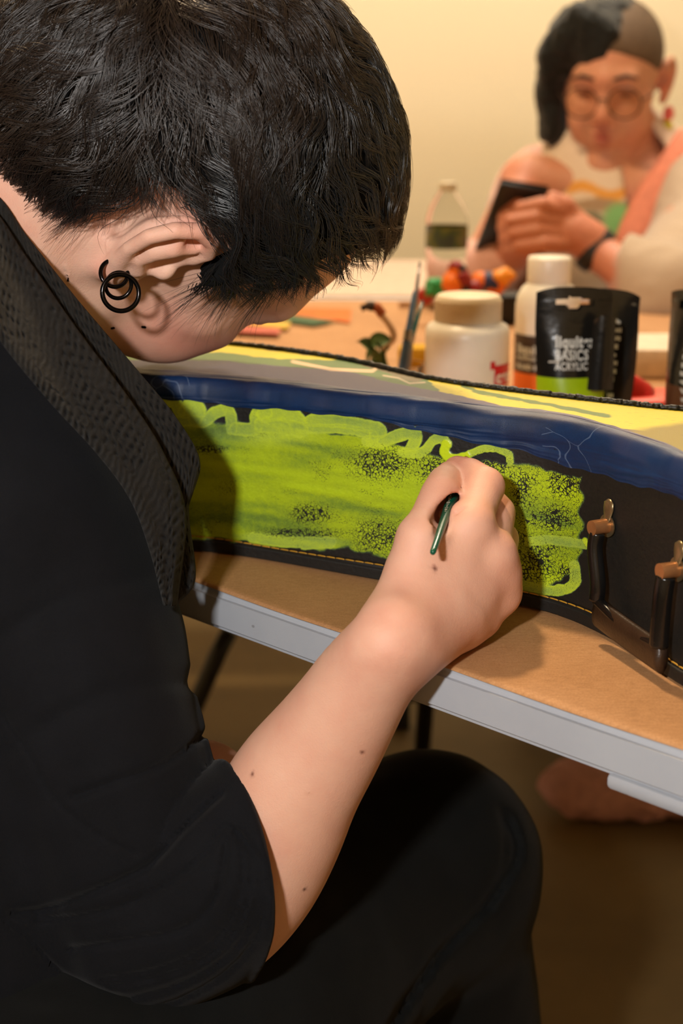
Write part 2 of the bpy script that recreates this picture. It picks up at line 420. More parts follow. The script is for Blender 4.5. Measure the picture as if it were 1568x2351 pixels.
thick *= 1-.28*blob(640, 1190, 200, 40)-.25*blob(760, 1040, 120, 40)-.22*blob(480, 1000, 120, 30)
pale = np.zeros(len(px)); wet = np.zeros(len(px))
strokes = [([(372, 925), (398, 922), (412, 945)], 15), ([(425, 945), (440, 930), (455, 942), (448, 962)], 18), ([(395, 970), (430, 965), (470, 968), (490, 948), (520, 943), (530, 955), (532, 985)], 14),
 ([(540, 985), (585, 985), (590, 950), (612, 946)], 16), ([(610, 950), (655, 946), (680, 965), (688, 985)], 22), ([(600, 975), (690, 985)], 18), ([(715, 965), (780, 968), (868, 985), (862, 1000)], 16), ([(710, 985), (790, 985), (860, 1000)], 12),
 ([(845, 1012), (880, 1012), (920, 998), (952, 992), (955, 1008), (945, 1030)], 15), ([(925, 1038), (970, 1038), (992, 1014), (1012, 1006), (1026, 1018)], 12),
 ([(1024, 1020), (1022, 1038), (1040, 1052), (1070, 1048)], 11), ([(1068, 1048), (1105, 1032), (1140, 1030), (1168, 1042), (1172, 1060)], 9),
 ([(1318, 1298), (1320, 1335), (1300, 1352), (1255, 1356), (1205, 1346)], 13), ([(1215, 1243), (1270, 1240), (1342, 1250)], 11), ([(580, 1235), (640, 1244), (760, 1245), (700, 1250)], 13)]
for k, (pts, wd) in enumerate(strokes):
    P2 = spline(pts, 30) if len(pts) > 2 else np.array(pts, float)
    d = poly_d(px+1.5*fnoise(uv, 300, 2), py+1.5*fnoise(uv+5, 300, 2), P2)
    m = sst(wd+1.5, wd-1.5, d); thick = np.maximum(thick, m*(.50+.14*sst(wd*.45, wd*.95, d)+.30*bands)); pale = np.maximum(pale, m*.85)
    crack = np.where(m > .5, crack*.35, crack)
    if k == 10: thick = np.maximum(thick, m); wet = m; crack = crack*(1-m)
for (cx, cy, rx, ry, v) in [(620, 1000, 120, 25, .8), (690, 1245, 100, 16, .9), (600, 1232, 60, 12, .7), (1265, 1345, 60, 16, .6)]: pale = np.maximum(pale, blob(cx, cy, rx, ry)*v*base)
crack *= (thick > .02)
pk = sst(3, -1, poly_d(px, py, [(1343, 1240), (1348, 1250)])-5); thick = np.maximum(thick, pk*.9)
hgt = .00028*thick*(1-.6*crack)+.00006*fnoise(uv*[1, 1], 900, 2)+.00045*wet+.0006*vnoise(np.c_[sf*14, zf*12])
# stitched seam groove low on the wall
zs = .0085+.0006*np.sin(sf*40)
hgt -= .0008*np.exp(-((zf-zs)/.0007)**2)
off = hgt+.0015*sst(.0075, .0060, zf)
Vw = np.c_[PL+PN*off[:, None], CB+zf]-OC
t = NT('painted_leather'); A = t.attr(); sep = t.n('ShaderNodeSeparateColor'); t.l(A.outputs['Color'], sep.inputs[0])
ux = t.attr('flat'); 
vo = t.n('ShaderNodeTexVoronoi', feature='DISTANCE_TO_EDGE'); vo.inputs['Scale'].default_value = 520; vo.inputs['Randomness'].default_value = 1
wob = t.n('ShaderNodeTexNoise'); wob.inputs['Scale'].default_value = 240; t.l(ux.outputs['Vector'], wob.inputs['Vector'])
va = t.n('ShaderNodeVectorMath', operation='MULTIPLY_ADD'); va.inputs[1].default_value = (.004, .004, 0); t.l(wob.outputs['Color'], va.inputs[0]); t.l(ux.outputs['Vector'], va.inputs[2]); t.l(va.outputs[0], vo.inputs['Vector'])
fine = t.noise(1500, 3, .8, ux.outputs['Vector']); med = t.noise(230, 4, .7, ux.outputs['Vector'])
cw = t.math('MULTIPLY', sep.outputs[1], t.math('ADD', t.math('MULTIPLY', med, .62), -.06))
crk = t.math('LESS_THAN', t.math('ADD', vo.outputs['Distance'], t.math('MULTIPLY', t.math('SUBTRACT', fine, .38), .42)), t.math('ADD', t.math('MULTIPLY', cw, .66), .022))
cov = t.math('ADD', t.math('ADD', sep.outputs[0], t.math('MULTIPLY', t.math('SUBTRACT', fine, .5), .55)), t.math('MULTIPLY', t.math('SUBTRACT', med, .5), .35))
cr = t.ramp(cov, [(.10, sr(24, 27, 24)), (.26, sr(62, 80, 48)), (.48, sr(112, 140, 36)), (.72, sr(164, 186, 14)), (.95, sr(180, 205, 14))])
pr = t.ramp(cov, [(.12, sr(24, 27, 24)), (.30, sr(92, 122, 70)), (.55, sr(146, 172, 70)), (.85, sr(190, 212, 50)), (1, sr(204, 226, 40))])
c1 = t.mix(sep.outputs[2], cr, pr)
c2 = t.mix(t.math('MULTIPLY', crk, t.math('GREATER_THAN', sep.outputs[1], .08)), c1, sr(22, 24, 20))
lth = t.ramp(med, [(.3, sr(15, 14, 12)), (.7, sr(24, 21, 17))])
c3 = t.mix(t.math('GREATER_THAN', t.math('ADD', sep.outputs[0], t.math('MULTIPLY', t.math('SUBTRACT', fine, .5), .25)), .09), lth, c2)
t.l(c3, t.b.inputs['Base Color'])
t.l(t.math('SUBTRACT', .58, t.math('MULTIPLY', A.outputs['Alpha'], .42)), t.b.inputs['Roughness'])
t.bump(t.math('ADD', t.math('MULTIPLY', vo.outputs['Distance'], .5), t.math('MULTIPLY', fine, .5)), .35, .0006); M_side = t.m
sw = mesh('side_wall', Vw, gridfaces(ns, nz), M_side, case)
setcol(sw, np.c_[thick, crack, pale, wet]); setcol(sw, np.c_[sf, zf, sf*0], 'flat')
sw['label'] = 'curved leather side painted lime green with scalloped brush strokes'
# ---- lid
nl = 620; nw = 110
f_ = np.linspace(0, 1, nl); g_ = np.linspace(0, 1, nw)
sA = np.linspace(0, SL, nl); fr = plan_at(sA); frn = plan_n(sA)
# pair the front with the welt by nearest point along the front normal
wA = np.array([welt[np.argmin(np.abs(np.cross(frn[i], welt-fr[i]))+10*(((welt-fr[i])@frn[i]) > -.01))] for i in range(nl)])
ker = np.ones(61)/61
for c in range(2): wA[:, c] = np.convolve(np.pad(wA[:, c], 30, 'edge'), ker, 'valid')
Vl = np.zeros((nl, nw, 3))
arc = .010
for j, g in enumerate(g_):
    Vl[:, j, :2] = (fr-frn*arc*.35)*(1-g)+wA*g
    e = np.minimum(g/.12, 1)
    Vl[:, j, 2] = CB+CH-.0009+.0018*math.sin(math.pi*g)
Vf = Vl.reshape(-1, 3); lx, ly, _ = PX(Vf)
lx2 = lx+4*fnoise(Vf[:, :2], 120, 3); ly2 = ly+1.5*fnoise(Vf[:, :2]+2, 120, 3)
def cv(*c): return np.array(sr(*c)[:3])
LC = np.tile(cv(84, 72, 100), (len(Vf), 1))
wl = np.interp(lx2, [510, 800, 1000, 1200, 1400, 1568], [785, 822, 868, 895, 918, 935])       # welt line in view
dn = ly2-wl
def paint(mask, c): 
    m = np.clip(mask, 0, 1)[:, None]; LC[:] = LC*(1-m)+np.array(cv(*c))*m
paint(sst(-1, 1, np.interp(lx2, [450, 560, 800, 900, 980, 1100, 1200], [42, 42, 30, 34, 32, 18, 0])-dn), (86, 118, 52))
paint(sst(-1, 1, np.interp(lx2, [450, 560, 640, 760, 800], [24, 24, 22, 10, 0])-dn)*sst(800, 770, lx2), (214, 200, 20))
paint(sst(-1, 1, np.interp(lx2, [800, 860, 950, 990], [5, 12, 22, 0])-dn), (120, 108, 74))
paint(sst(4.5, 3.0, poly_d(lx, ly, [(672, 830), (760, 848), (855, 852), (862, 847)])), (224, 190, 150))
paint(sst(2.5, 1.5, poly_d(lx, ly, [(880, 862), (915, 868), (940, 880), (975, 878)])), (190, 172, 140))
yel = sst(-1, 1, np.interp(lx2, [975, 1010, 1100, 1200, 1300, 1400, 1568], [0, 30, 36, 50, 54, 62, 66])-dn)*sst(968, 985, lx2)
yel2 = sst(-2, 2, dn-np.interp(lx2, [970, 1560], [2, 3])); paint(yel*yel2, (222, 205, 46))
paint(sst(5, 3, poly_d(lx2, ly2, [(1065, 885), (1095, 900), (1180, 915), (1290, 935), (1400, 955)])), (96, 124, 50))
paint(sst(0, 12, ly2-np.interp(lx2, [1400, 1568], [990, 965]))*(lx2 > 1400), (150, 132, 40))
paint(sst(.8, 1.6, fnoise(Vf[:, :2], 500, 3)+.0*lx)*yel*.6, (80, 70, 30))
t = NT('painted_lid'); A = t.attr(); nn = t.noise(1300, 3, .8); t.l(t.mix(t.math('MULTIPLY', nn, .35), A.outputs['Color'], t.mix(1.0, A.outputs['Color'], (.55, .52, .5, 1), 'MULTIPLY')), t.b.inputs['Base Color']); t.set(Roughness=.5); t.bump(nn, .4, .0006); M_lid = t.m
lid = mesh('lid', Vf-OC, gridfaces(nl, nw), M_lid, case); setcol(lid, LC)
lid['label'] = 'flat lid painted in yellow, green, purple and cream shapes'
# ---- blue masking tape over the rim : profile sweep
npf = 60; sT = np.linspace(0, SL, 700); pl = plan_at(sT); pn = plan_n(sT)
tx, ty, _ = PX(np.c_[pl, np.full(700, CB+CH)])
lowpx = np.interp(tx, [300, 400, 500, 700, 870, 1000, 1180, 1340, 1568, 1800], [903, 912, 930, 945, 962, 998, 1030, 1078, 1142, 1210])
# solve z for the lower tape edge
zl = np.zeros(700)
for i in range(700):
    zz = np.linspace(.03, CH-.012, 200); a1, b1, _ = PX(np.c_[np.tile(pl[i], (200, 1)), CB+zz]); zl[i] = zz[np.argmin(np.abs(b1-lowpx[i]))]
zl = np.convolve(np.pad(zl, 8, 'edge'), np.ones(17)/17, 'valid')+.0006*np.sin(sT*120)+.0004*np.sin(sT*311)
win = np.interp(tx, [300, 500, 700, 900, 1000, 1200, 1400, 1600], [.018, .016, .013, .009, .007, .005, .004, .003])+.0009*np.sin(sT*75)
VT = np.zeros((700, npf, 3)); r = .010; uvT = np.zeros((700, npf, 2))
for j in range(npf):
    q = j/(npf-1)
    if q < .45: inn = win*(1-q/.45)*1.0+r*0; o_ = -(r*.6+inn); z = np.full(700, CH)
    elif q < .62: a1 = (q-.45)/.17*math.pi/2; o_ = np.full(700, -r*.6+r*.6*math.sin(a1)); z = np.full(700, CH-r+r*math.cos(a1))
    else: o_ = np.zeros(700); z = (CH-r)*(1-(q-.62)/.38)+zl*(q-.62)/.38
    uvT[:, j] = np.c_[sT, z-o_]
    wr = .0011+.00055*vnoise(np.c_[sT*22, np.full(700, q*5)])+.00035*vnoise(np.c_[sT*60+q*14, np.full(700, q*16)])+.0004*np.maximum(0, vnoise(np.c_[sT*120, np.full(700, q*2+5)]))
    wr *= min(1, q/.05+.3)*(1 if q < .96 else .6)
    nx = 1 if q > .62 else (math.sin((q-.45)/.17*math.pi/2) if q > .45 else 0); nzz = math.sqrt(1-nx*nx)
    VT[:, j, :2] = pl+pn*(o_+wr*nx)[:, None]; VT[:, j, 2] = CB+z+wr*nzz+(.0006 if nzz > .5 else 0)
t = NT('blue_tape'); n1 = t.noise(1600, 3, .8); n2 = t.noise(22, 4)
fl = t.n('ShaderNodeTexVoronoi', feature='DISTANCE_TO_EDGE'); fl.inputs['Scale'].default_value = 16; 
wv = t.n('ShaderNodeTexNoise'); wv.inputs['Scale'].default_value = 25; t.l(t.obj(), wv.inputs['Vector'])
vm = t.n('ShaderNodeVectorMath', operation='MULTIPLY_ADD'); vm.inputs[1].default_value = (.07, .07, .07); t.l(wv.outputs['Color'], vm.inputs[0]); t.l(t.obj(), vm.inputs[2]); t.l(vm.outputs[0], fl.inputs['Vector'])
hair = t.math('MULTIPLY', t.math('LESS_THAN', fl.outputs['Distance'], .006), t.math('GREATER_THAN', t.noise(14, 2), .55))
bc = t.ramp(t.math('ADD', t.math('MULTIPLY', n1, .4), t.math('MULTIPLY', n2, .6)), [(.35, sr(6, 28, 58)), (.55, sr(10, 44, 86)), (.72, sr(26, 56, 94))])
AT = t.attr(); bc2 = t.mix(AT.outputs['Fac'], bc, sr(92, 84, 104))
t.l(t.mix(t.math('MULTIPLY', hair, .35), bc2, sr(110, 130, 160)), t.b.inputs['Base Color']); t.set(Roughness=.42); t.bump(t.math('ADD', n1, n2), .25, .0005); M_tape = t.m
tp = mesh('masking_tape', VT.reshape(-1, 3)-OC, gridfaces(700, npf), M_tape, case, label='blue masking tape folded over the rim of the case')
gq = np.linspace(0, 1, npf)[None, :]; wearm = sst(.42, .05, gq)*.75+.25*sst(.25, .6, np.interp(tx, [900, 1500], [0, 1]))[:, None]*sst(.6, .3, gq)
wearm = np.clip(wearm+.18*vnoise(uvT.reshape(-1, 2)*60).reshape(700, npf), 0, 1)*(gq < .6)
setcol(tp, np.repeat(wearm.reshape(-1, 1), 3, 1))
# ---- welt, back wall, base
M_leath = simple('black_leather', sr(20, 18, 15), .5, bump=.6, bs=900, bd=.0005)
wp = []; 
ka, kb = [np.argmin(np.hypot(*(welt-wA[i]).T))/299 for i in (0, -1)]
for k in range(360):
    q = welt_at(ka+(kb-ka)*k/359); q2 = q+.0006*np.array([math.sin(k*1.7), math.cos(k*2.3)]); wp.append(np.r_[q2, CB+CH+.0008+.0002*math.sin(k*.9)+.0003*random.random()]-OC)
MB().tube(wp, [.0013*(1+.35*random.random()) for _ in wp], 8).build('welt', M_leath, case, label='rough black leather welt along the far rim')
wb = np.array([welt_at(ka+(kb-ka)*k/119) for k in range(120)])
Vb = np.stack([np.c_[wb, np.full(120, CB)], np.c_[wb, np.full(120, CB+CH)]], 1).reshape(-1, 3)-OC
mesh('back_wall', Vb, gridfaces(120, 2), M_leath, case)
Vb = np.stack([np.c_[fr, np.full(nl, CB)], np.c_[wA, np.full(nl, CB)]], 1).reshape(-1, 3)-OC
mesh('base', Vb, gridfaces(nl, 2), M_leath, case)
for i, nm in ((0, 'end_panel'), (-1, 'end_panel')):
    a1 = fr[i]; b1 = wb[i]
    mesh(nm, np.array([np.r_[a1, CB], np.r_[b1, CB], np.r_[b1, CB+CH], np.r_[a1, CB+CH]])-OC, np.array([[0, 1, 2, 3]]), M_leath, case, smooth=False)
# ---- stitches : thin yellow thread, one object per stitch
M_thr = simple('yellow_thread', sr(190, 140, 40), .5)
st = MB().tube([(-.0030, 0, 0), (-.0015, .0003, 0), (.0015, .0003, 0), (.0030, 0, 0)], [.0003, .00045, .00045, .0003], 6).build('stitch', M_thr, case)
s1 = s_of_x(.148); s2 = s_of_x(.1605); first = True; s = s_of_x(-.11)
while s < SL-.01:
    if not (s1 < s < s2):
        o = st if first else st.copy()
        if not first: link(o); o.parent = case
        first = False
        p = plan_at(np.array([s]))[0]; nrm = plan_n(np.array([s]))[0]
        z = .0085+.0006*math.sin(s*40); o.location = tuple(np.r_[p+nrm*.0003, CB+z]-OC); o.rotation_euler = (0, 0, math.atan2(nrm[0], -nrm[1]))
    s += .0067
# ---- handle : two copper posts with tabs, side straps and a leather grip
M_cop = simple('copper_post', sr(186, 128, 80), .35, metal=.6, var=.2, bump=.2)
M_brz = simple('worn_bronze', sr(150, 130, 96), .3, metal=.8, var=.25)
M_gloss = simple('glossy_black_leather', sr(16, 15, 14), .22, bump=.15, bs=500)
M_grip = simple('brown_black_leather', sr(46, 30, 18), .38, var=.3, bump=.4, bs=700)
def wallpt(px_, py_, out=0.):
    best = None
    ss = np.linspace(s_of_x(.10), SL, 3000); a1 = plan_at(ss)
    cx, cy, _ = PX(np.c_[a1, np.full(3000, CB+.06)]); i = np.argmin(np.abs(cx-px_)); 
    for _ in range(6):
        zz = np.linspace(-.02, CH, 600); _, b1, _ = PX(np.c_[np.tile(a1[i], (600, 1)), CB+zz]); z = zz[np.argmin(np.abs(b1-py_))]
        cx, _, _ = PX(np.c_[a1, np.full(3000, CB+z)]); i = np.argmin(np.abs(cx-px_))
    n = plan_n(np.array([ss[i]]))[0]; return np.r_[a1[i]+n*out, CB+z], np.r_[n, 0], ss[i]
hr = bpy.data.objects.new('handle', None)
H = {}
for tagn, (ax, ay) in {'a': (1400, 1206), 'b': (1562, 1306)}.items():
    p, n, s = wallpt(ax, ay); tt = np.cross((0, 0, 1), n)
    # tab plate
    prof = [p+np.array([0, 0, .000])+n*.001, p+np.array([0, 0, .010])+n*.0013]
    MB().tube([p+n*.004+[0, 0, .001], p+n*.002+[0, 0, .004], p+n*.0015+[0, 0, .009], p+n*.0013+[0, 0, .0125], p+n*.001+[0, 0, .0145]]-OC, [.0035, .0028, .0042, .0040, .0012], 16, flat=.28, up=tuple(n)).build('mounting_tab', M_brz, case)
    MB().tube([p+n*.002-OC, p+n*.012-OC], .0040, 20).build('copper_post', M_cop, case, auto=True, label='copper coloured post of the handle')
    MB().tube([p+n*.0015-OC, p+n*.0022-OC], .0062, 20).build('post_washer', M_brz, case, auto=True)
    H[tagn] = (p, n)
(pa, na), (pb, nb) = H['a'], H['b']
ga, gna, _ = wallpt(1402, 1372); gb, gnb, _ = wallpt(1548, 1478)
def bar(pts, r, nm, m, flat=1., up=(0, 0, 1)): return MB().tube([q-OC for q in spline(pts, 24)], r, 14, flat=flat, up=up).build(nm, m, case)
bar([pa+na*.008+[0, 0, -.003], pa+na*.009+[0, 0, -.012], ga+gna*.009+[0, 0, .010], ga+gna*.009], .0042, 'handle_strap', M_gloss)
bar([pb+nb*.008+[0, 0, -.003], pb+nb*.009+[0, 0, -.012], gb+gnb*.009+[0, 0, .010], gb+gnb*.009], .0048, 'handle_strap', M_gloss)
gm, gnm, _ = wallpt(1470, 1430)
bar([ga+gna*.009, gm+gnm*.009+[0, 0, -.001], gb+gnb*.009], .0030, 'handle_inner_bar', M_gloss)
ga2, n1_, _ = wallpt(1400, 1400); gb2, n2_, _ = wallpt(1556, 1506); gm2, n3_, _ = wallpt(1480, 1455)
bar([ga2+n1_*.008, gm2+n3_*.009, gb2+n2_*.009], .0085, 'handle_grip', M_grip, .42, up=tuple(n3_[:3]))
# thin raised edge strap left of the first post
e1, n1_, _ = wallpt(1372, 1232); e2, _, _ = wallpt(1366, 1360)
bar([e1+n1_*.0008, (e1+e2)/2+n1_*.0010, e2+n1_*.0008], .0009, 'edge_strap', M_leath)
# ================================================================ things on the table
TOP = TZ+.0026
def at(px_, y, z=TOP):          # world point in the vertical plane at distance y, given its column in the photograph
    dep = y*cs-(z-CZ)*sn; return np.array([(px_-784)/FP*dep, y, z])
def zat(py_, y):               # height seen at row py_ at distance y
    return CZ+y*math.tan(math.atan(-(py_-1175.5)/FP)-PITCH)
def plastic(name, col, rough=.35, var=.03, **k): return simple(name, col, rough, var=var, **k)
M_white = plastic('white_plastic', sr(232, 226, 212), .35, Subsurface_Weight=.05)
M_cream = plastic('cream_plastic', sr(222, 206, 178), .45)
M_red = plastic('red_print', sr(200, 30, 38), .4); M_ink = plastic('black_print', sr(38, 32, 30), .4); M_wprint = plastic('pale_print', sr(205, 212, 208), .4)
# --- wide white jar
y = 1.24; zt = zat(676, y); c = at(1068, y); dep = PX(c)[2]; k = dep/FP; jar = thing('paint_jar', 'wide white plastic jar with cream screw lid and red label patch', 'jar', tuple(c))
R_ = 95*k; h = zt-c[2]; rows = lambda py_: zat(py_, y)-c[2]
MB().lathe([(R_*.9, 0), (R_, .004), (R_, rows(770)), (R_*.99, rows(755)), (R_*.93, rows(745)), (R_*.80, rows(738)), (R_*.74, rows(728))], 64).build('jar_body', M_white, jar)
lidp = [(R_*.74, rows(736)), (R_*.78, rows(732)), (R_*.785, rows(690)), (R_*.75, rows(679)), (R_*.70, h)]
MB().lathe(lidp, 64).build('screw_lid', M_cream, jar)
kn_ = MB()
for i in range(72):
    a_ = i/72*2*math.pi; kn_.box((R_*.785*math.cos(a_), R_*.785*math.sin(a_), rows(712)), (.0010, .0012, .018), Matrix.Rotation(a_, 3, 'Z'))
kn_.build('lid_grip', M_cream, jar, smooth=False)
def wrap(par, a0, a1, z0, z1, r, m, nm, n=16, cc=(0, 0)):      # label patch bent round a body
    V = []
    for i in range(n+1):
        a_ = math.radians(a0+(a1-a0)*i/n)
        for z in (z0, z1): V.append((cc[0]+r*math.sin(a_), cc[1]-r*math.cos(a_), z))
    return mesh(nm, np.array(V), gridfaces(n+1, 2), m, par)
wrap(jar, 35, 76, rows(874), rows(826), R_+.0004, M_red, 'label_patch'); wrap(jar, 28, 36, rows(834), rows(816), R_+.0004, M_red, 'label_dots'); wrap(jar, 38, 76, rows(900), rows(880), R_+.0004, M_red, 'label_patch')
def bent_text(txt, size, z, a0, r, m, par, nm, sx=1., bold=0):
    o = text_mesh(txt, size, nm, m, par, (0, 0, 0), Matrix.Identity(3), .0001, sx, bold=bold)
    for v in o.data.vertices:
        a_ = math.radians(a0)+v.co.x/r; rr2 = r+.0004+v.co.z; zz = v.co.y+z; v.co = (rr2*math.sin(a_), -rr2*math.cos(a_), zz)
    return o
bent_text('cer', .0155, rows(866), 38, R_+.0004, M_white, jar, 'label_lettering', bold=.0006)
# --- white squeeze bottle
y = 1.42; c = at(1250, y); k = PX(c)[2]/FP; wb_ = thing('squeeze_bottle', 'tall white plastic bottle with white cap, dark and orange label', 'bottle', tuple(c)); R_ = 72*k; rows = lambda py_: zat(py_, y)-c[2]
MB().lathe([(R_*.92, 0), (R_, .004), (R_, rows(700)), (R_*.96, rows(680)), (R_*.82, rows(660)), (R_*.62, rows(647)), (R_*.60, rows(640))], 56).build('bottle_body', M_white, wb_)
MB().lathe([(R_*.66, rows(648)), (R_*.675, rows(645)), (R_*.675, rows(596)), (R_*.64, rows(589)), (R_*.3, rows(588))], 48).build('cap', M_white, wb_)
M_lblk = plastic('label_dark', sr(58, 44, 38), .45); M_or = plastic('label_orange', sr(232, 112, 30), .45)
wrap(wb_, -88, 88, rows(848), rows(762), R_+.0004, M_lblk, 'dark_label', 40); wrap(wb_, -88, 88, rows(930), rows(848), R_+.0004, M_or, 'orange_label', 40)
bent_text('liquitex', .0125, rows(803), -66, R_+.0006, M_wprint, wb_, 'label_lettering', .95, .0006); bent_text('PROFESSIONAL', .0050, rows(818), -66, R_+.0006, M_wprint, wb_, 'label_lettering', 1.0, .0002); bent_text('FLUID MEDIUM', .0065, rows(838), -66, R_+.0006, M_wprint, wb_, 'label_lettering', 1.0, .0004)
# --- paint pouches
M_blk = plastic('glossy_black_tube', sr(24, 24, 22), .18, bump=.25, bs=60, bd=.002); M_grn = plastic('lime_band', sr(150, 190, 10), .3); M_umb = plastic('umber_band', sr(74, 44, 28), .35)
def pouch(c, w, h, band_h, M_band, rz, name, label, slot=True, grp=None):
    o = thing(name, label, 'paint tube', tuple(c), rz, 'paint tubes standing behind the case')
    nu_, nv_ = 48, 64
    def surf(u, v, sgn):
        z = v*h; th = .019*(1-v)**.8+.0012; ww = w*(.80+.20*min(1, v*1.3))/2; x = (2*u-1); prof = (1-abs(x)**2.4)
        yv = sgn*(th*prof+.0003)+.0016*math.sin(v*9+u*3)*(v > .3)*.6
        zz = z-(.004*abs(x)**3 if v > .93 else 0)
        return (x*ww, yv, zz)
    def hole(u, v): 
        x = (u-.5)*w; z = v*h; return slot and abs(z-(h-.0115-.0015*(abs(x) < .004))) < (.0032+.0016*(abs(x) < .0045)) and abs(x) < .0150
    bandv = band_h/h
    for sgn, nm in ((-1, 'front'), (1, 'back')):
        for lo_, hi_, m, nn_ in ((0, bandv, M_band, 'colour_band'), (bandv, 1, M_blk, 'tube_'+nm)):
            V = [surf(i/nu_, lo_+(hi_-lo_)*j/nv_, sgn) for i in range(nu_+1) for j in range(nv_+1)]
            F = [f for f in gridfaces(nu_+1, nv_+1) if not hole(((f[0]//(nv_+1))+.5)/nu_, lo_+(hi_-lo_)*((f[0] % (nv_+1))+.5)/nv_)]
            V = np.array(V); F = np.array(F); F = F if sgn < 0 else F[:, ::-1]
            ob = mesh(nn_, V, F, m, o)
    MB().lathe([(.016, 0), (.017, .002), (.017, .006)], 24).build('flip_cap', M_blk, o)
    return o
c = at(1302, 1.12, TOP); A1 = pouch(c, .0600, zat(659, 1.12)-TOP, zat(862, 1.12)-TOP, M_grn, 0.03, 'paint_tube', 'black paint tube standing upright, lime green band and hanging slot')
hA = zat(659, 1.12)-TOP; r1 = lambda py_: zat(py_, 1.12)-TOP
for body_, sz, py_, sx_, bo in (('liquitex', .0128, 793, .74, .0005), ('BASICS', .0110, 821, .70, .0003), ('ACRYLIC', .0082, 843, .72, .0002)):
    tx_ = text_mesh(body_, sz, 'lettering', M_wprint, A1, (0, 0, 0), Matrix.Identity(3), .00005, sx_, bold=bo)
    for v in tx_.data.vertices:
        X = v.co.x-.0150; Z = r1(py_)+v.co.y; v_ = Z/hA; ww = .06*(.80+.20*min(1, v_*1.3))/2; x = X/ww; th = .019*(1-v_)**.8+.0012
        v.co = (X, -(th*(1-min(1, abs(x))**2.4)+.0003)-.0013-v.co.z+.0016*math.sin(v_*9+(x/2+.5)*3)*(v_ > .3)*.6, Z)
ln = MB().box((-.0165, -.0150, r1(823)), (.009, .0003, .0012)); ln.build('printed_rule', M_wprint, A1, smooth=False)
fl_ = MB(); fV = []
for i in range(9):
    for j in range(17):
        u, v = i/8, j/16; fV.append((.0115+.0165*u+.0035*(1-v)*0-.004*(1-v)*(1-u), -.0245-.0035*math.sin(math.pi*u)-.004*(1-v), r1(880)+(r1(712)-r1(880))*v+(-.004 if v == 1 else 0)*(1-math.sin(math.pi*u))))
fo = mesh('side_flap', np.array(fV), gridfaces(9, 17), M_blk, A1)
c = at(1392, 1.16); B1 = pouch(c, .052, zat(664, 1.16)-TOP, .006, M_blk, math.radians(-48), 'paint_tube', 'all black paint tube turned sideways with small print, behind the lime banded tube', False)
c = at(1572, 1.13); C1 = pouch(c, .058, zat(668, 1.13)-TOP, zat(882, 1.13)-TOP, M_umb, math.radians(-62), 'paint_tube', 'black paint tube with dark brown band at the right picture edge')
for ob, hh, x0 in ((B1, zat(664, 1.16)-TOP, .004), (C1, zat(668, 1.13)-TOP, .002)):
    for i, wd_ in enumerate([7, 9, 6, 8, 10, 9, 7, 9, 8, 10, 6, 9, 8, 9]):
        z = hh*.80-i*.0066; v_ = z/hh; th = .019*(1-v_)**.8+.0012
        x = x0+.007; xr = abs(x)/(.026); yy = -(th*(1-min(1, xr)**2.4)+.0003)-.0010
        lt = text_mesh('IlMnHiEt'[i % 4:i % 4+4], .0050, 'small_print', M_wprint, ob, (x0, yy, z), RX90, .00005, .9, bold=.0002)
# --- clear cup with slim brushes
t = NT('clear_plastic'); t.set(Roughness=.05, IOR=1.12, Transmission_Weight=1, Base_Color=(.95, .96, .95, 1)); M_clear = t.m
t = NT('clear_water_plastic'); t.set(Roughness=.04, IOR=1.08, Transmission_Weight=1, Base_Color=(.93, .93, .90, 1)); M_pet = t.m
c = at(903, 1.27); cup = thing('clear_cup', 'small clear plastic cup holding slim brushes', 'cup', tuple(c))
MB().lathe([(.0215, 0), (.0225, .001), (.0275, .050), (.0282, .0505), (.0268, .0505), (.0216, .0022), (.001, .002)], 40).build('cup_wall', M_clear, cup)
M_teal = plastic('teal_acrylic', sr(24, 92, 96), .12); M_steelb = plastic('grey_acrylic', sr(120, 118, 122), .12); M_blu = plastic('blue_acrylic', sr(70, 98, 130), .1)
def slim(p0, p1, m, nm, lab, rads=(.0018, .0032, .0026, .0012)):
    o = thing('paintbrush', lab, 'paintbrush', tuple(p0), 0, 'slim brushes in the clear cup'); d = np.array(p1)-np.array(p0)
    MB().tube([d*0, d*.3, d*.62, d], [rads[0], rads[1], rads[2], rads[3]], 12).build('handle', m, o)
    MB().tube([d*.62, d*.70], [rads[2]*1.15]*2, 12).build('ferrule', M_fer0, o, auto=True); return o
M_fer0 = simple('brush_ferrule', sr(170, 165, 160), .25, metal=1)
slim(at(922, 1.265, TOP+.003), [*at(935, 1.29, 0)[:2], zat(602, 1.29)], M_steelb, '', 'tallest slim grey brush standing in the clear cup')
slim(at(893, 1.27, TOP+.003), [*at(942, 1.28, 0)[:2], zat(690, 1.28)], M_teal, '', 'dark teal brush leaning in the clear cup')
slim(at(906, 1.255, TOP+.003), [*at(925, 1.26, 0)[:2], zat(668, 1.26)], M_blu, '', 'short blue brush in the middle of the clear cup', (.002, .0045, .0035, .0015))
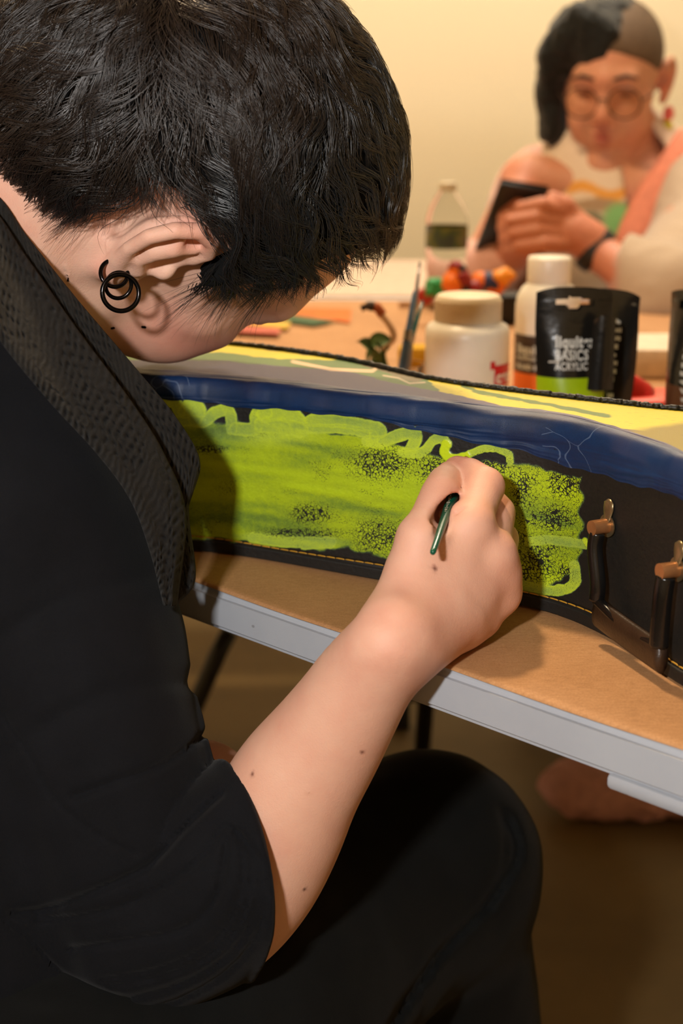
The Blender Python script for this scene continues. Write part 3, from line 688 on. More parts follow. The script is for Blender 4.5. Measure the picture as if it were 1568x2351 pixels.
# --- bent beige cord with orange and dark end
c = at(880, 1.33); cord = thing('craft_cord', 'bent beige craft cord with brown and dark ends beside the clear cup', 'cord', tuple(c))
M_beige = simple('beige_felt', sr(214, 178, 144), .9); M_brn = simple('rust_felt', sr(160, 82, 40), .9); M_drk = simple('dark_felt', sr(60, 48, 38), .9)
wp_ = lambda px_, py_: np.array([at(px_, 1.33)[0], 1.33, zat(py_, 1.33)])-c
MB().tube(spline([np.array([0, 0, .003]), wp_(876, 815), wp_(902, 775), wp_(890, 742), wp_(868, 718)], 20), .0033, 12).build('cord', M_beige, cord)
MB().tube(spline([wp_(876, 722), wp_(866, 708), wp_(858, 704)], 8), .0045, 12).build('tip', M_brn, cord, label='rust brown tip'); MB().tube(spline([wp_(858, 704), wp_(842, 703), wp_(828, 709)], 8), [.0045]*4+[.003]*4, 12).build('tip', M_drk, cord, label='dark tip')
# --- green sprig
c = at(855, 1.30); spr = thing('artificial_sprig', 'small green artificial leaf sprig left of the clear cup', 'sprig', tuple(c)); M_leaf = simple('leaf_green', sr(70, 96, 36), .6, var=.3)
for (px_, py_, dy, ang) in [(842, 795, .0, .6), (868, 782, .01, -.2), (872, 805, .0, .9), (858, 822, -.01, 1.3), (846, 822, .01, -.8), (884, 818, .0, -1.1)]:
    q = np.array([at(px_, 1.30+dy)[0], 1.30+dy, zat(py_, 1.30+dy)])-c
    lf = []
    for i in range(9):
        f = i/8-.5; wv = .0075*math.cos(f*math.pi)**.7 if abs(f) < .5 else 0
        for s in (-1, 0, 1): lf.append((f*.024, s*wv, .003*abs(s)-.02*f*f))
    ob = mesh('leaf', np.array(lf), gridfaces(9, 3), M_leaf, spr); ob.location = tuple(q); ob.rotation_euler = (1.1, ang, ang*1.4)
    MB().tube([(0, 0, .001), q*.5+[0, 0, .004], q], .0008, 6).build('stem', M_leaf, spr)
# --- yellow sponge, grey dish
c = at(958, 1.42); tag(MB().box((0, 0, .021), (.040, .030, .042), None, .006).build('yellow_sponge', simple('yellow_foam', sr(205, 158, 30), .9, bump=.6, bs=300, bd=.002), None, auto=True), 'yellow sponge block behind the cup of brushes', 'sponge'); bpy.data.objects['yellow_sponge'].location = tuple(c)
c = at(812, 1.33); dish = MB().lathe([(.012, 0), (.020, .004), (.023, .012), (.021, .012), (.018, .005), (.001, .004)], 30).build('grey_dish', simple('grey_plastic_dish', sr(120, 105, 96), .5), None); dish.location = tuple(c); tag(dish, 'small grey dish behind the case rim', 'dish')
# --- red cap piece and coral tray, white box
c = at(1440, 1.22); rc = MB().tube([(-.03, 0, .046), (-.012, 0, .040), (.012, -.002, .030), (.018, -.002, .028)], [.016, .017, .013, .010], 24).build('red_funnel_cap', plastic('red_plastic', sr(190, 20, 24), .35), None); rc.location = tuple(c); tag(rc, 'red tapered plastic cap lying on the coral tray', 'cap')
c = at(1462, 1.22); tr_ = MB().box((0, 0, .0165), (.075, .06, .033), None, .005).build('coral_tray', plastic('coral_plastic', sr(226, 74, 52), .4), None, auto=True); tr_.location = tuple(c); tag(tr_, 'coral red plastic box between the black paint tubes', 'box')
c = at(1475, 1.52); wb2 = MB().box((0, 0, .015), (.115, .11, .030), None, .003).build('white_box', simple('white_card', sr(222, 206, 186), .7), None, auto=True); wb2.location = tuple(c); tag(wb2, 'pale card box behind the coral box', 'box')
# --- painted strips of paper lying far left
def strip(name, quad, col, lab, dz=0):
    q = [PZ(a_, b_, TOP+dz) for a_, b_ in quad]; c = sum(q)/4
    V = [v-c for v in q]+[v-c+np.array([0, 0, .0012]) for v in q]; F = [(0, 1, 2, 3), (7, 6, 5, 4), (0, 4, 5, 1), (1, 5, 6, 2), (2, 6, 7, 3), (3, 7, 4, 0)]
    o = mesh(name, V, F, simple(name+'_paint', sr(*col), .7, var=.25, vs=25), None, smooth=False); o.location = tuple(c); tag(o, lab, 'paper', 'painted paper strips')
strip('painted_strip', [(640, 722), (660, 708), (806, 710), (803, 742)], (205, 104, 22), 'orange painted paper strip on the brown paper')
strip('painted_strip', [(560, 726), (640, 720), (770, 738), (720, 748)], (52, 84, 48), 'dark green painted paper strip beside the orange one', .0014)
strip('painted_strip', [(530, 742), (560, 730), (668, 742), (660, 756)], (202, 166, 60), 'mustard yellow painted paper strip behind the case', .0028)
strip('painted_strip', [(520, 762), (550, 748), (645, 756), (640, 768)], (186, 92, 74), 'dusty red painted paper strip closest to the case', .0042)
# --- roll of paper edge
q = PZ(935, 700, TZ+.006); rr = MB().tube([(-.012, 0, .004), (.16, .0, .004)], .0042, 12).build('rolled_paper_edge', M_kraft, None); rr.location = tuple(q-[0, 0, .0035]); tag(rr, 'thin rolled brown paper strip in front of the toy snakes', 'paper roll')
# --- water bottle
y = 1.98; c = at(1022, y); k = PX(c)[2]/FP; R_ = 47*k; rows = lambda py_: zat(py_, y)-c[2]
wb3 = thing('water_bottle', 'clear plastic water bottle with green and blue label, against cream wall', 'bottle', tuple(c))
pr_ = [(R_*.8, 0), (R_, .005), (R_*.98, rows(650)), (R_*.90, rows(632)), (R_, rows(612)), (R_*.92, rows(596)), (R_, rows(578)), (R_, rows(515)), (R_*.98, rows(500)), (R_*.82, rows(475)), (R_*.52, rows(448)), (R_*.36, rows(440)), (R_*.33, rows(430))]
MB().lathe(pr_, 40).build('bottle_wall', M_pet, wb3)
MB().lathe([(R_*.40, rows(438)), (R_*.42, rows(436)), (R_*.42, rows(420)), (R_*.38, rows(418))], 30).build('cap', plastic('pale_cap', sr(200, 190, 168), .4), wb3)
t = NT('bottle_label'); gr = t.n('ShaderNodeTexNoise'); gr.inputs['Scale'].default_value = 28; t.l(t.obj(), gr.inputs['Vector'])
t.l(t.ramp(gr.outputs[0], [(.38, sr(50, 62, 60)), (.46, sr(58, 78, 44)), (.54, sr(110, 108, 50)), (.62, sr(80, 90, 100))]), t.b.inputs['Base Color']); t.set(Roughness=.4)
wrap(wb3, -180, 180, rows(568), rows(518), R_+.0005, t.m, 'paper_label', 40)
# --- colourful jointed toys
def toy(name, lab, y, segs, grp=None):
    c = at(segs[0][0], y); o = thing(name, lab, 'toy', tuple(c), 0, 'colourful jointed toys'); 
    for i, (a_, b_, a2, b2, r, col) in enumerate(segs):
        p0 = np.array([at(a_, y)[0], y, max(zat(b_, y), TOP+r)])-c; p1 = np.array([at(a2, y)[0], y+.01, max(zat(b2, y), TOP+r)])-c
        MB().tube([p0+(p0-p1)*.03, p0*.85+p1*.15, p0*.5+p1*.5, p0*.15+p1*.85, p1+(p1-p0)*.03], [r*.72, r, r*1.04, r, r*.72], 16).build('segment', simple('toy_'+name, sr(*col), .45), o)
    return o
OR, YE, BL, RD, GR, BK = (236, 116, 16), (240, 150, 30), (34, 38, 84), (140, 22, 28), (40, 150, 84), (24, 20, 18)
toy('toy_snake', 'orange, dark red and black jointed toy left of the blue one', 1.80, [(1034, 665, 1040, 635, .013, OR), (1040, 635, 1050, 628, .012, OR), (1040, 622, 1050, 612, .010, RD), (1052, 625, 1075, 665, .010, RD), (1050, 612, 1064, 640, .008, BK), (1076, 664, 1096, 662, .010, RD), (1060, 668, 1066, 660, .010, BK)])
toy('toy_snake', 'green and red curled jointed toy beside the water bottle', 1.84, [(990, 678, 985, 662, .009, GR), (985, 660, 998, 652, .009, GR), (998, 652, 1012, 658, .009, GR), (1012, 662, 1004, 678, .008, GR), (975, 682, 976, 680, .011, (170, 40, 30)), (1018, 668, 1024, 668, .009, BK)])
toy('toy_snake', 'orange, navy and yellow jointed toy behind the white jar', 1.82, [(1100, 662, 1102, 632, .011, OR), (1113, 664, 1114, 632, .011, BL), (1124, 664, 1126, 632, .011, BL), (1138, 664, 1132, 655, .012, OR), (1144, 652, 1146, 632, .013, YE), (1148, 632, 1162, 628, .008, YE), (1164, 630, 1174, 638, .006, YE)])
c = at(1200, 1.86); bk = MB().box((0, 0, .019), (.075, .05, .038), None, .006).build('black_pouch', simple('black_pouch_cloth', sr(26, 24, 22), .6), None, auto=True); bk.location = tuple(c); tag(bk, 'black pouch lying beside the colourful jointed toys', 'pouch')
# ================================================================ skin material (redness comes from a per-vertex tint)
def skin(name, sss=.12, rough=.56):
    t = NT(name); A = t.attr(); n1 = t.noise(55, 4, .6); n2 = t.noise(700, 3, .7)
    t.l(t.mix(t.math('MULTIPLY', t.math('MULTIPLY', n1, t.noise(16, 3)), .95), A.outputs['Color'], sr(206, 120, 98)), t.b.inputs['Base Color'])
    t.set(Roughness=rough, Subsurface_Weight=sss, Subsurface_Radius=(.009, .003, .0015), Subsurface_Scale=.6); t.b.inputs['Specular IOR Level'].default_value = .38
    v = t.n('ShaderNodeTexVoronoi'); v.inputs['Scale'].default_value = 1100; t.l(t.obj(), v.inputs['Vector'])
    t.bump(t.math('ADD', n2, t.math('MULTIPLY', v.outputs['Distance'], .5)), .26, .0005); return t.m
M_skin = skin('skin')
def cloth(name, col, rough=.85, scale=1400, bump=.35, var=.25, sheen=.25):
    t = NT(name); t.set(Roughness=rough, Sheen_Weight=sheen, Sheen_Roughness=.5); t.b.inputs['Specular IOR Level'].default_value = .15
    n1 = t.noise(scale, 2, .6); n2 = t.noise(40, 3); c = np.array(col[:3])
    t.l(t.ramp(t.math('ADD', t.math('MULTIPLY', n1, .6), t.math('MULTIPLY', n2, .4)), [(.35, (*(c*(1-var)), 1)), (.65, (*(c*(1+var)), 1))]), t.b.inputs['Base Color']); t.bump(n1, bump, .0005); return t.m
O3 = np.array([0, 0, CZ])
hF, hU, hR = CV(.33487, -.64481, -.68709), CV(.94204, .2133, .25896), CV(-.02042, -.73398, .67886)
_a = math.radians(8); hF, hR = hF*math.cos(_a)-hR*math.sin(_a), hF*math.sin(_a)+hR*math.cos(_a)
HC = O3+CV(-.098, .193, -.846)
HB = np.stack([hF, hU, hR], 1)
def hp(f, u, r): return HC+HB@np.array([f, u, r], float)
ORG = np.array([-.24, .66, 0.])
painter = thing('person', 'person with short wavy black hair in black knit bending over the case, brush in hand', 'person', tuple(ORG))
def add_head(b, hp, HB, nz=.106, ck=1.14, ef0=-.021, bo=.010):
    # head
    b.ell(hp(-.012, .045, 0), (.095, .080, .074), HB, .01)
    b.ell(hp(.034-bo*.4, .012, 0), (.064, .084, .062), HB, .03)
    b.ell(hp(.045, -.05, 0), (.050, .05, .050), HB, .03)
    for s in (1, -1):
        b.cap(hp(.008, -.058, s*.050), hp(.078, -.098, s*.012), .017, .018, .03)
        b.ell(hp(.062, -.034, s*.034), (.030*ck, .032*ck, .026*ck), HB, .02)
        b.cap(hp(.050, -.002, s*.052), hp(.074, -.004, s*.038), .014, .014, .02)
        b.cap(hp(.085-bo, .034, s*.036), hp(.097-bo, .036, s*.006), .010, .009, .02)
        b.ell(hp(.104-bo*.8, .014, s*.034), (.017, .012, .017), HB, .014, -1)
        b.ell(hp(.079-bo, .014, s*.032), (.0125, .0125, .0125), HB, .003)
        b.cap(hp(.089-bo, .021, s*.044), hp(.093-bo, .023, s*.024), .0030, .0030, .005)
        b.ell(hp(.103, -.022, s*.012), (.010, .009, .008), HB, .006)
    b.ell(hp(.087, -.098, 0), (.016, .014, .018), HB, .02)
    b.cap(hp(.093-bo, .022, 0), hp(nz, -.014, 0), .008, .010, .014)
    b.ell(hp(.094, -.050, 0), (.014, .020, .026), HB, .016)
    b.cap(hp(.103, -.045, .016), hp(.107, -.044, 0), .0045, .006, .006); b.cap(hp(.103, -.045, -.016), hp(.107, -.044, 0), .0045, .006, .006)
    b.cap(hp(.101, -.056, .014), hp(.106, -.057, 0), .005, .007, .006); b.cap(hp(.101, -.056, -.014), hp(.106, -.057, 0), .005, .007, .006)
    b.cap(hp(.103, -.050, .020), hp(.112, -.0505, 0), .0012, .0012, .003, -1)
    # ears
    for s in (1, -1):
        eu = np.array([-.25, .968, 0]); ef = np.array([.968, .25, 0])
        def ep(f, u, r): q = np.array([ef0, .004, 0])+ef*f+eu*u; return hp(q[0], q[1], s*(.0705+r))
        EB = HB@np.stack([ef, eu, [0, 0, 1.]], 1)
        b.ell(ep(-.005, .004, .007), (.0175, .029, .0055), EB, .006)
        b.cap(ep(-.004, .004, -.004), ep(-.008, .006, .006), .016, .012, .008)
        b.ell(ep(.001, -.001, .0135), (.0085, .0120, .0075), EB, .004, -1)
        b.cap(ep(-.008, .020, .0145), ep(.002, .022, .013), .0040, .0035, .004, -1)
        b.chain([ep(.006, .001, .004), ep(.013, .012, .007), ep(.012, .024, .010), ep(.003, .033, .014), ep(-.009, .034, .017), ep(-.019, .026, .020), ep(-.0235, .012, .020), ep(-.021, -.004, .017), ep(-.014, -.017, .013), ep(-.006, -.026, .009)],
                [.0022, .0034, .0042, .0046, .0046, .0045, .0042, .0040, .0044, .0056], .0035)
        b.chain([ep(.003, .020, .012), ep(-.006, .014, .0155), ep(-.0105, .004, .016), ep(-.009, -.008, .014), ep(-.002, -.015, .012)], [.0028, .0034, .0036, .0034, .0036], .005)
        b.cap(ep(-.010, .024, .0145), ep(-.006, .014, .0155), .0024, .003, .005)
        b.ell(ep(.0105, -.006, .0075), (.0045, .0060, .0050), EB, .004)
        b.ell(ep(-.001, -.027, .0065), (.0085, .0085, .0050), EB, .006)
# ---------------------------------------------------------------- body
b = Sdf()
K = .02
add_head(b, hp, HB)
# neck and torso core
nb = np.array([-.27, .79, .93])
b.cap(hp(-.030, -.035, 0), nb, .057, .066, .03)
b.cap(hp(.010, -.070, 0), nb+[.05, .05, -.03], .040, .05, .04)
Sh = P(0, 1175, .775); Am = P(160, 1500, .775); Sl = Sh+.34*np.array([-.7, .7, 0]); El = P(402, 2150, .785); Wr = P(890, 1488, .706)
ch = np.array([-.285, .80, .80]); pel = np.array([-.26, .72, .50])
b.cap(nb, ch, .07, .11, .04); b.cap(ch, pel, .11, .12, .05); b.cap(Sh, Sl, .045, .045, .04)
# right arm
b.chain([Sh, Am, P(270, 1820, .78), El], [.043, .043, .039, .036], .01)
fd = Wr-El; fl = np.linalg.norm(fd); fdn = fd/fl
right = np.cross(fdn, CV(0, 0, 1)); right /= np.linalg.norm(right)     # towards image lower right
ar_ = spline([(402, 2150, .785, .037), (500, 2085, .780, .0392), (573, 2000, .773, .0395), (628, 1900, .765, .0385), (678, 1800, .757, .0357), (748, 1700, .746, .0315), (838, 1562, .724, .0256), (888, 1488, .708, .0218), (908, 1455, .708, .0210)], 40); ax_ = [P(*q[:3]) for q in ar_]; rr_ = ar_[:, 3]
b.chain(list(ax_), list(rr_), .012)
# left arm, lying low on the lap
El2 = np.array([-.34, .93, .62]); b.chain([Sl, El2], [.045, .036], .02); La, Lb = P(180, 1810, .82), P(470, 1805, .865)
b.chain([El2, La, Lb], [.036, .034, .029], .02)
lh = Lb+[.035, .02, -.022]; b.ell((Lb+lh)/2+[.008, 0, 0], (.036, .028, .016), None, .012)
for i in range(4):
    o_ = np.array([0, .028-.019*i, .002]); b.chain([Lb+[.03, 0, 0]+o_, lh+[.01, .0, -.01]+o_, lh+[.012, 0, -.03]+o_], [.0090, .0085, .0075], .006)
b.chain([Lb+[.015, -.02, 0], Lb+[.035, -.036, -.012], Lb+[.048, -.03, -.022]], [.011, .0095, .008], .008)
# ---- right hand holding the brush
J = lambda *a: P(*a)
iM, iP, iD, iT = J(1078, 1212, .738), J(1112, 1118, .762), J(1078, 1092, .779), J(1050, 1080, .794)
mM, mP, mD, mT = J(1128, 1276, .745), J(1140, 1178, .778), J(1112, 1140, .797), J(1085, 1105, .803)
rM, rP, rD, rT = J(1140, 1320, .754), J(1150, 1238, .786), J(1120, 1205, .803), J(1082, 1185, .800)
pM, pP, pD, pT = J(1142, 1366, .763), J(1142, 1290, .790), J(1112, 1262, .803), J(1075, 1250, .798)
tC, tM, tI, tT = J(915, 1400, .716), J(968, 1238, .727), J(1012, 1138, .750), J(1032, 1090, .785)
# palm
KP = .012
b.chain([J(925, 1462, .719), J(1000, 1360, .731), iM], [.0165, .0165, .0110], KP)
b.chain([J(930, 1465, .716), J(1040, 1390, .739), mM], [.0165, .0175, .0110], KP)
b.chain([J(935, 1475, .722), J(1045, 1412, .750), rM], [.0165, .0170, .0106], KP)
b.chain([J(925, 1492, .722), J(1000, 1440, .750), J(1095, 1408, .762), pM], [.0165, .0155, .0140, .0103], KP)
b.chain([J(915, 1440, .720), J(928, 1390, .724), J(950, 1310, .727), tM], [.0130, .0155, .0148, .0125], KP)
b.cap(J(960, 1330, .735), J(1050, 1260, .750), .012, .009, .012)
# fingers
FK = .0038
b.chain([iM, (iM+iP)/2, iP], [.0112, .0104, .0108], FK)
b.chain([mM, (mM+mP)/2, mP, mD, mT], [.0112, .0100, .0104, .0090, .0075], FK)
b.chain([rM, (rM+rP)/2, rP, rD, rT], [.0106, .0094, .0100, .0085, .0072], FK)
b.chain([pM, (pM+pP)/2, pP, pD, pT], [.0100, .0086, .0090, .0078, .0068], FK)
b.chain([tM, (tM+tI)/2, tI, (tI*.45+tT*.55), tT], [.0128, .0108, .0110, .0102, .0076], FK)
b.chain([iP, iD, iT], [.0108, .0097, .0082], .0016)
b.chain([J(1000, 1215, .775), J(1030, 1150, .790), J(1060, 1105, .803)], [.0105, .0100, .0080], .003)
# the fold where thumb meets hand, knuckle hollows, wrist crease
b.chain([J(1000, 1204, .722), J(1030, 1150, .745), J(1046, 1112, .768)], [.0032, .0042, .0030], .005, op=-1)
b.chain([J(1006, 1200, .738), J(1032, 1150, .758)], [.0045, .0045], .004, op=-1)
bA, bB = P(993, 1270, .695), P(1070, 1052, .806); b.cap(bA+(bB-bA)*.03, bA+(bB-bA)*.62, .0028, .0036, .002, -1)
toC = CV(0, 0, 1)
for a_, c_ in ():
    mid_ = (a_+c_)/2+toC*.0135; wv_ = J(1060, 1330, .735)-mid_
    b.cap(mid_+CV(.001, .006, 0), mid_+wv_*.18, .0030, .0015, .012, -1)
for kn in (iM, mM, rM, pM): b.ell(kn+toC*.0022+CV(.001, .002, 0), (.0088, .0088, .0088), None, .010)
for s_ in range(3):      # creases on the index knuckle side and thumb web
    b.cap(J(1040+s_*6, 1190-s_*9, .728+.003*s_), J(1062+s_*4, 1178-s_*9, .726+.004*s_), .0006, .0003, .0025, -1)
V, Fc = b.mesh(.0020)
V, Fc = biggest(V, Fc)
# skin tint
xx_, yy_, _ = PX(V); mk_ = (sst(1500, 1560, yy_)*(xx_ > 300))[:, None]      # even out the forearm
E2 = np.concatenate([Fc[:, [0, 1]], Fc[:, [1, 2]], Fc[:, [2, 3]], Fc[:, [3, 0]]]); sel = mk_[E2[:, 0], 0] > 0; E2 = E2[sel]
for _ in range(45):
    acc = np.zeros_like(V); cnt_ = np.bincount(E2[:, 0], minlength=len(V)).astype(float)
    for c_ in range(3): acc[:, c_] = np.bincount(E2[:, 0], V[E2[:, 1], c_], minlength=len(V))
    ok_ = cnt_ > 1; V[ok_] += (acc[ok_]/cnt_[ok_, None]-V[ok_])*mk_[ok_]*.6
    V = V
C = np.tile(np.array(sr(230, 184, 158)[:3]), (len(V), 1))
body = mesh('body', V-ORG, Fc, M_skin, painter)
def tint(c, r, col, amt):
    d = np.linalg.norm(V-np.array(c), axis=1); m = (np.clip(1-d/r, 0, 1)**1.5*amt)[:, None]; C[:] = C*(1-m)+np.array(sr(*col)[:3])*m
hq = (V-HC)@HB
hm = sst(.16, .12, np.linalg.norm(hq, axis=1))[:, None]; C[:] = C*(1-hm)+np.array(sr(236, 196, 172)[:3])*hm
tint(hp(.06, -.02, .055), .045, (214, 120, 108), .75); tint(hp(.05, -.055, .05), .05, (216, 140, 118), .5)
tint(hp(-.033, .03, .085), .022, (228, 118, 92), .65); tint(hp(-.023, -.028, .078), .014, (226, 130, 112), .6); tint(hp(-.003, .03, .08), .012, (222, 110, 92), .6)
for q in (iP, mP, rP, pP, tI): tint(q, .020, (214, 128, 96), .55)
for q in (iT, tT, iD): tint(q, .020, (212, 118, 96), .55)
for q in (iM, mM, rM, pM): tint(q, .022, (222, 150, 118), .45)
tint(J(1000, 1185, .74), .02, (214, 130, 120), .6)
for (a_, c_, dd) in ((1002, 1308, .714), (575, 1776, .735), (837, 1729, .70), (313, 821, .80), (700, 2047, .75)):
    # small brown moles, found on the surface under that spot
    x, y, dep = PX(V); m = np.hypot(x-a_, y-c_); ii = np.nonzero(m < 6)[0]
    if len(ii):
        j = ii[np.argmin(dep[ii])]; tint(V[j], .0026 if a_ == 1002 else .0021, (96, 40, 30), 1.6 if a_ != 313 else .9)
setcol(body, np.clip(C, 0, 1))
# ---------------------------------------------------------------- hoop earrings
M_hoop = simple('gunmetal', sr(30, 28, 28), .16, metal=.9, bump=0)
lobe = hp(-.023, -.026, .083)
def hoop(px_, py_, dd, R_, r_, tilt):
    c = P(px_, py_, dd); n = CV(*tilt); n /= np.linalg.norm(n); a_ = np.cross(n, CV(0, 1, 0)); a_ /= np.linalg.norm(a_); e_ = np.cross(n, a_)
    pts = [c+R_*(a_*math.cos(q)+e_*math.sin(q))-ORG for q in np.linspace(0, 2*math.pi, 49)]
    MB().tube(pts, r_, 12, cap=False).build('hoop_earring', M_hoop, painter, label='glossy black metal hoop earring')
dl = PX(lobe)[2]
hoop(262, 628, dl-.006, .0074, .0012, (.35, .1, 1)); hoop(277, 672, dl-.018, .0098, .0013, (.25, -.1, 1)); hoop(272, 655, dl-.014, .0072, .0011, (-.15, .1, 1))
# ---------------------------------------------------------------- hair
t = NT('black_hair'); t.set(Roughness=.36); t.b.inputs['Specular IOR Level'].default_value = .9
A = t.attr(); t.l(A.outputs['Color'], t.b.inputs['Base Color']); M_hair = t.m
EC = hp(-.014, .040, 0); ER = np.array([.124, .100, .096])
whorl = hp(-.115, .070, -.035)
LINE = np.array([(-.20, -.115), (-.085, -.098), (-.074, -.062), (-.063, -.030), (-.066, .012), (-.056, .040), (-.026, .049), (-.010, .042), (-.006, .022), (.002, .014), (.010, .022), (.018, .050), (.026, .080), (.055, .108), (.09, .16)])
def gcut(q):    # signed distance in the side plane; > 0 = bare skin side
    x, y = q[:, 0], q[:, 1]; d = np.full(len(q), 9.); sgn = np.ones(len(q))
    for (ax, ay), (bx, by) in zip(LINE[:-1], LINE[1:]):
        vx, vy = bx-ax, by-ay; tt = np.clip(((x-ax)*vx+(y-ay)*vy)/(vx*vx+vy*vy), 0, 1); dx, dy = x-ax-tt*vx, y-ay-tt*vy
        dd = np.hypot(dx, dy); cr_ = vx*(y-ay)-vy*(x-ax); upd = dd < d-1e-9; sgn = np.where(upd, np.where(cr_ < 0, 1., -1.), sgn); d = np.minimum(d, dd)
    return d*sgn
EC2 = hp(-.060, -.018, 0); ER2 = np.array([.086, .088, .076])
def hbase(q):      # head space : outer hair envelope
    def e_(c, r): v = q-np.array(c); k0 = np.sqrt(((v/r)**2).sum(1)); k1 = np.sqrt(((v/r**2)**2).sum(1))+1e-9; return k0*(k0-1)/k1
    return smin(e_((-.014, .040, 0), ER), e_((-.060, -.018, 0), ER2), .03)
hs = Sdf(); hs.p.append((lambda p: hbase((p-HC)@HB)+.007, hp(-.02, .02, 0), .15, .01, 1))
hs.p.append((lambda p: -gcut((p-HC)@HB)-.003, HC, .3, .008, -1))
hs.disp(lambda p: .0022*vnoise((p-HC)@HB*55)+.0012*vnoise((p-HC)@HB*130), HC, .3)
Vh, Fh = hs.mesh(.003)
cap_ = mesh('hair', Vh-ORG, Fh, simple('hair_underlayer', (.005, .005, .005, 1), .9, .1), painter, label='short wavy black hair'); setcol(cap_, np.tile([.004, .004, .004], (len(Vh), 1)))
def hgrad(q):
    e = .0015; d0 = hbase(q); g = np.stack([hbase(q+np.eye(3)[i]*e)-d0 for i in range(3)], 1)/e; return d0, g/(np.linalg.norm(g, axis=1, keepdims=True)+1e-9)
def eproj(q, off):
    for _ in range(2):
        d0, g = hgrad(q); q = q-g*(d0-off)[:, None]
    return q
NC, PER, NP_ = 1500, 11, 15
u_ = rng.normal(size=(NC*3, 3)); u_ /= np.linalg.norm(u_, axis=1, keepdims=True)
c0 = eproj(np.array([-.035, .020, 0])+u_*ER*1.1, np.zeros(len(u_)))
g0 = gcut(c0); vis = (u_@(HB.T@CV(0, .15, 1)) > -.25) | (rng.random(NC*3) < .35)
c0 = c0[(g0 < .002) & vis][:NC]; NC = len(c0)
wh = HB.T@(whorl-HC)
def flow(q, ph):
    v = q-wh; n = hgrad(q)[1]
    # hair hangs towards the face at the crown, towards the nape behind
    d = v/np.linalg.norm(v, axis=1, keepdims=True)+np.array([.35, 0, .12])*sst(.02, .10, q[:, 1:2])+np.array([0, -.5, 0])*sst(-.02, -.07, q[:, 0:1])*sst(.03, -.03, q[:, 1:2])
    sw_ = .95*vnoise(q*44+ph[:, None])+.55*vnoise(q*18+20)
    b_ = np.cross(n, d); d = d+b_*sw_[:, None]; d -= n*(d*n).sum(1, keepdims=True)
    return d/np.linalg.norm(d, axis=1, keepdims=True), n
NS = NC*PER; cid = np.repeat(np.arange(NC), PER)
q = c0[cid]+rng.normal(size=(NS, 3))*.0026; L_ = (.045+.045*rng.random(NC))[cid]*(.8+.4*rng.random(NS)); L_ *= np.where(c0[cid][:, 1] < -.02, .6, 1)
lift = (.0035*rng.random(NC))[cid]+.0016*rng.random(NS); base_ = -.009+.004*rng.random(NC)[cid]
fly = (rng.random(NS) < .03)*.006*rng.random(NS); curl = rng.random(NC)[cid]*6; ph = rng.random(NC)[cid]*3
pts = []; q = eproj(q, base_); tip = (rng.random(NC)*.006-.002)[cid]
kc = np.full(NS, float(NP_-1)); stop = np.zeros(NS, bool)
for k in range(NP_):
    f = k/(NP_-1); pts.append(q.copy())
    d, n = flow(q, ph*.15); side = np.cross(n, d); d = d+side*(.60*np.sin(f*8+curl))[:, None]
    nx = q+d*(L_/NP_)[:, None]
    off = base_*(1-f)**2+lift*np.sin(math.pi*min(f*1.05, 1))*1.0+(tip+fly)*f*f
    nx = eproj(nx, off); hit = (gcut(nx) > .003+.008*np.sin(cid*1.7)**2*rng.random(NS)) & ~stop; kc[hit] = max(k, 1); stop |= hit
    q = nx
pts = np.stack(pts, 1)                                   # NS,NP,3
# converge each clump towards its own mean line near the tip
mean = pts.reshape(NC, PER, NP_, 3).mean(1)[cid]; cw_ = np.linspace(.25, .82, NP_)[None, :, None]; pts = pts*(1-cw_)+mean*cw_+rng.normal(size=(NS, 1, 3))*.0009*cw_
tq = np.linspace(0, 1, NP_)[None, :]*kc[:, None]; i0 = np.minimum(tq.astype(int), NP_-2); fq = (tq-i0)[..., None]; ar0 = np.arange(NS)[:, None]
pts = pts[ar0, i0]*(1-fq)+pts[ar0, i0+1]*fq
# loose wisps : sideburn, nape, forehead
wis = []
def wisp(a_, b__, c_, n, spread, jit=.001):
    for _ in range(n):
        j1 = rng.normal(size=3)*spread; A_, B_, C_ = [np.array(v)+j1*m for v, m in ((a_, .4), (b__, 1), (c_, 1.6))]
        tt = np.linspace(0, 1, NP_)[:, None]; wis.append((1-tt)**2*A_+2*tt*(1-tt)*B_+tt*tt*C_+rng.normal(size=3)*jit)
wisp((.004, .034, .080), (.004, .004, .088), (.024, -.020, .076), 26, .0035); wisp((.012, .036, .078), (.028, .010, .082), (.048, .0, .070), 45, .004)
wisp((.024, .050, .076), (.034, .030, .078), (.052, .020, .066), 60, .005); wisp((-.010, .030, .086), (.014, .0, .090), (.020, -.018, .090), 8, .003)
for i in range(70):
    a_ = rng.random(); x0, y0 = -.058-.030*a_, -.024-.072*a_; wisp((x0-.008, y0+.01, .082-.03*a_), (x0, y0-.004, .078-.03*a_), (x0+.004+.006*rng.random(), y0-.016-.006*rng.random(), .080-.022*a_), 4, .003)
for i in range(0):
    a_ = rng.random(); wisp((-.03+.05*a_, .13+.01*a_, .03*rng.normal()), (.04, .125, .03*rng.normal()), (.062+.02*a_, .088+.01*rng.normal(), .03*rng.normal()), 12, .006)
wis = np.array(wis)
allp = np.concatenate([pts, wis]); NA = len(allp)
rad = np.r_[np.full(NS, .00030), np.full(len(wis), .00013)]*(.8+.5*rng.random(NA))
tn = np.gradient(allp, axis=1); tn /= np.linalg.norm(tn, axis=2, keepdims=True)+1e-12
nn = allp-np.array([-.014, .04, 0]); sx_ = np.cross(tn, nn); sx_ /= np.linalg.norm(sx_, axis=2, keepdims=True)+1e-12; sy_ = np.cross(tn, sx_)
prof = np.minimum(1, np.linspace(1.15, .12, NP_))[None, :]*rad[:, None]
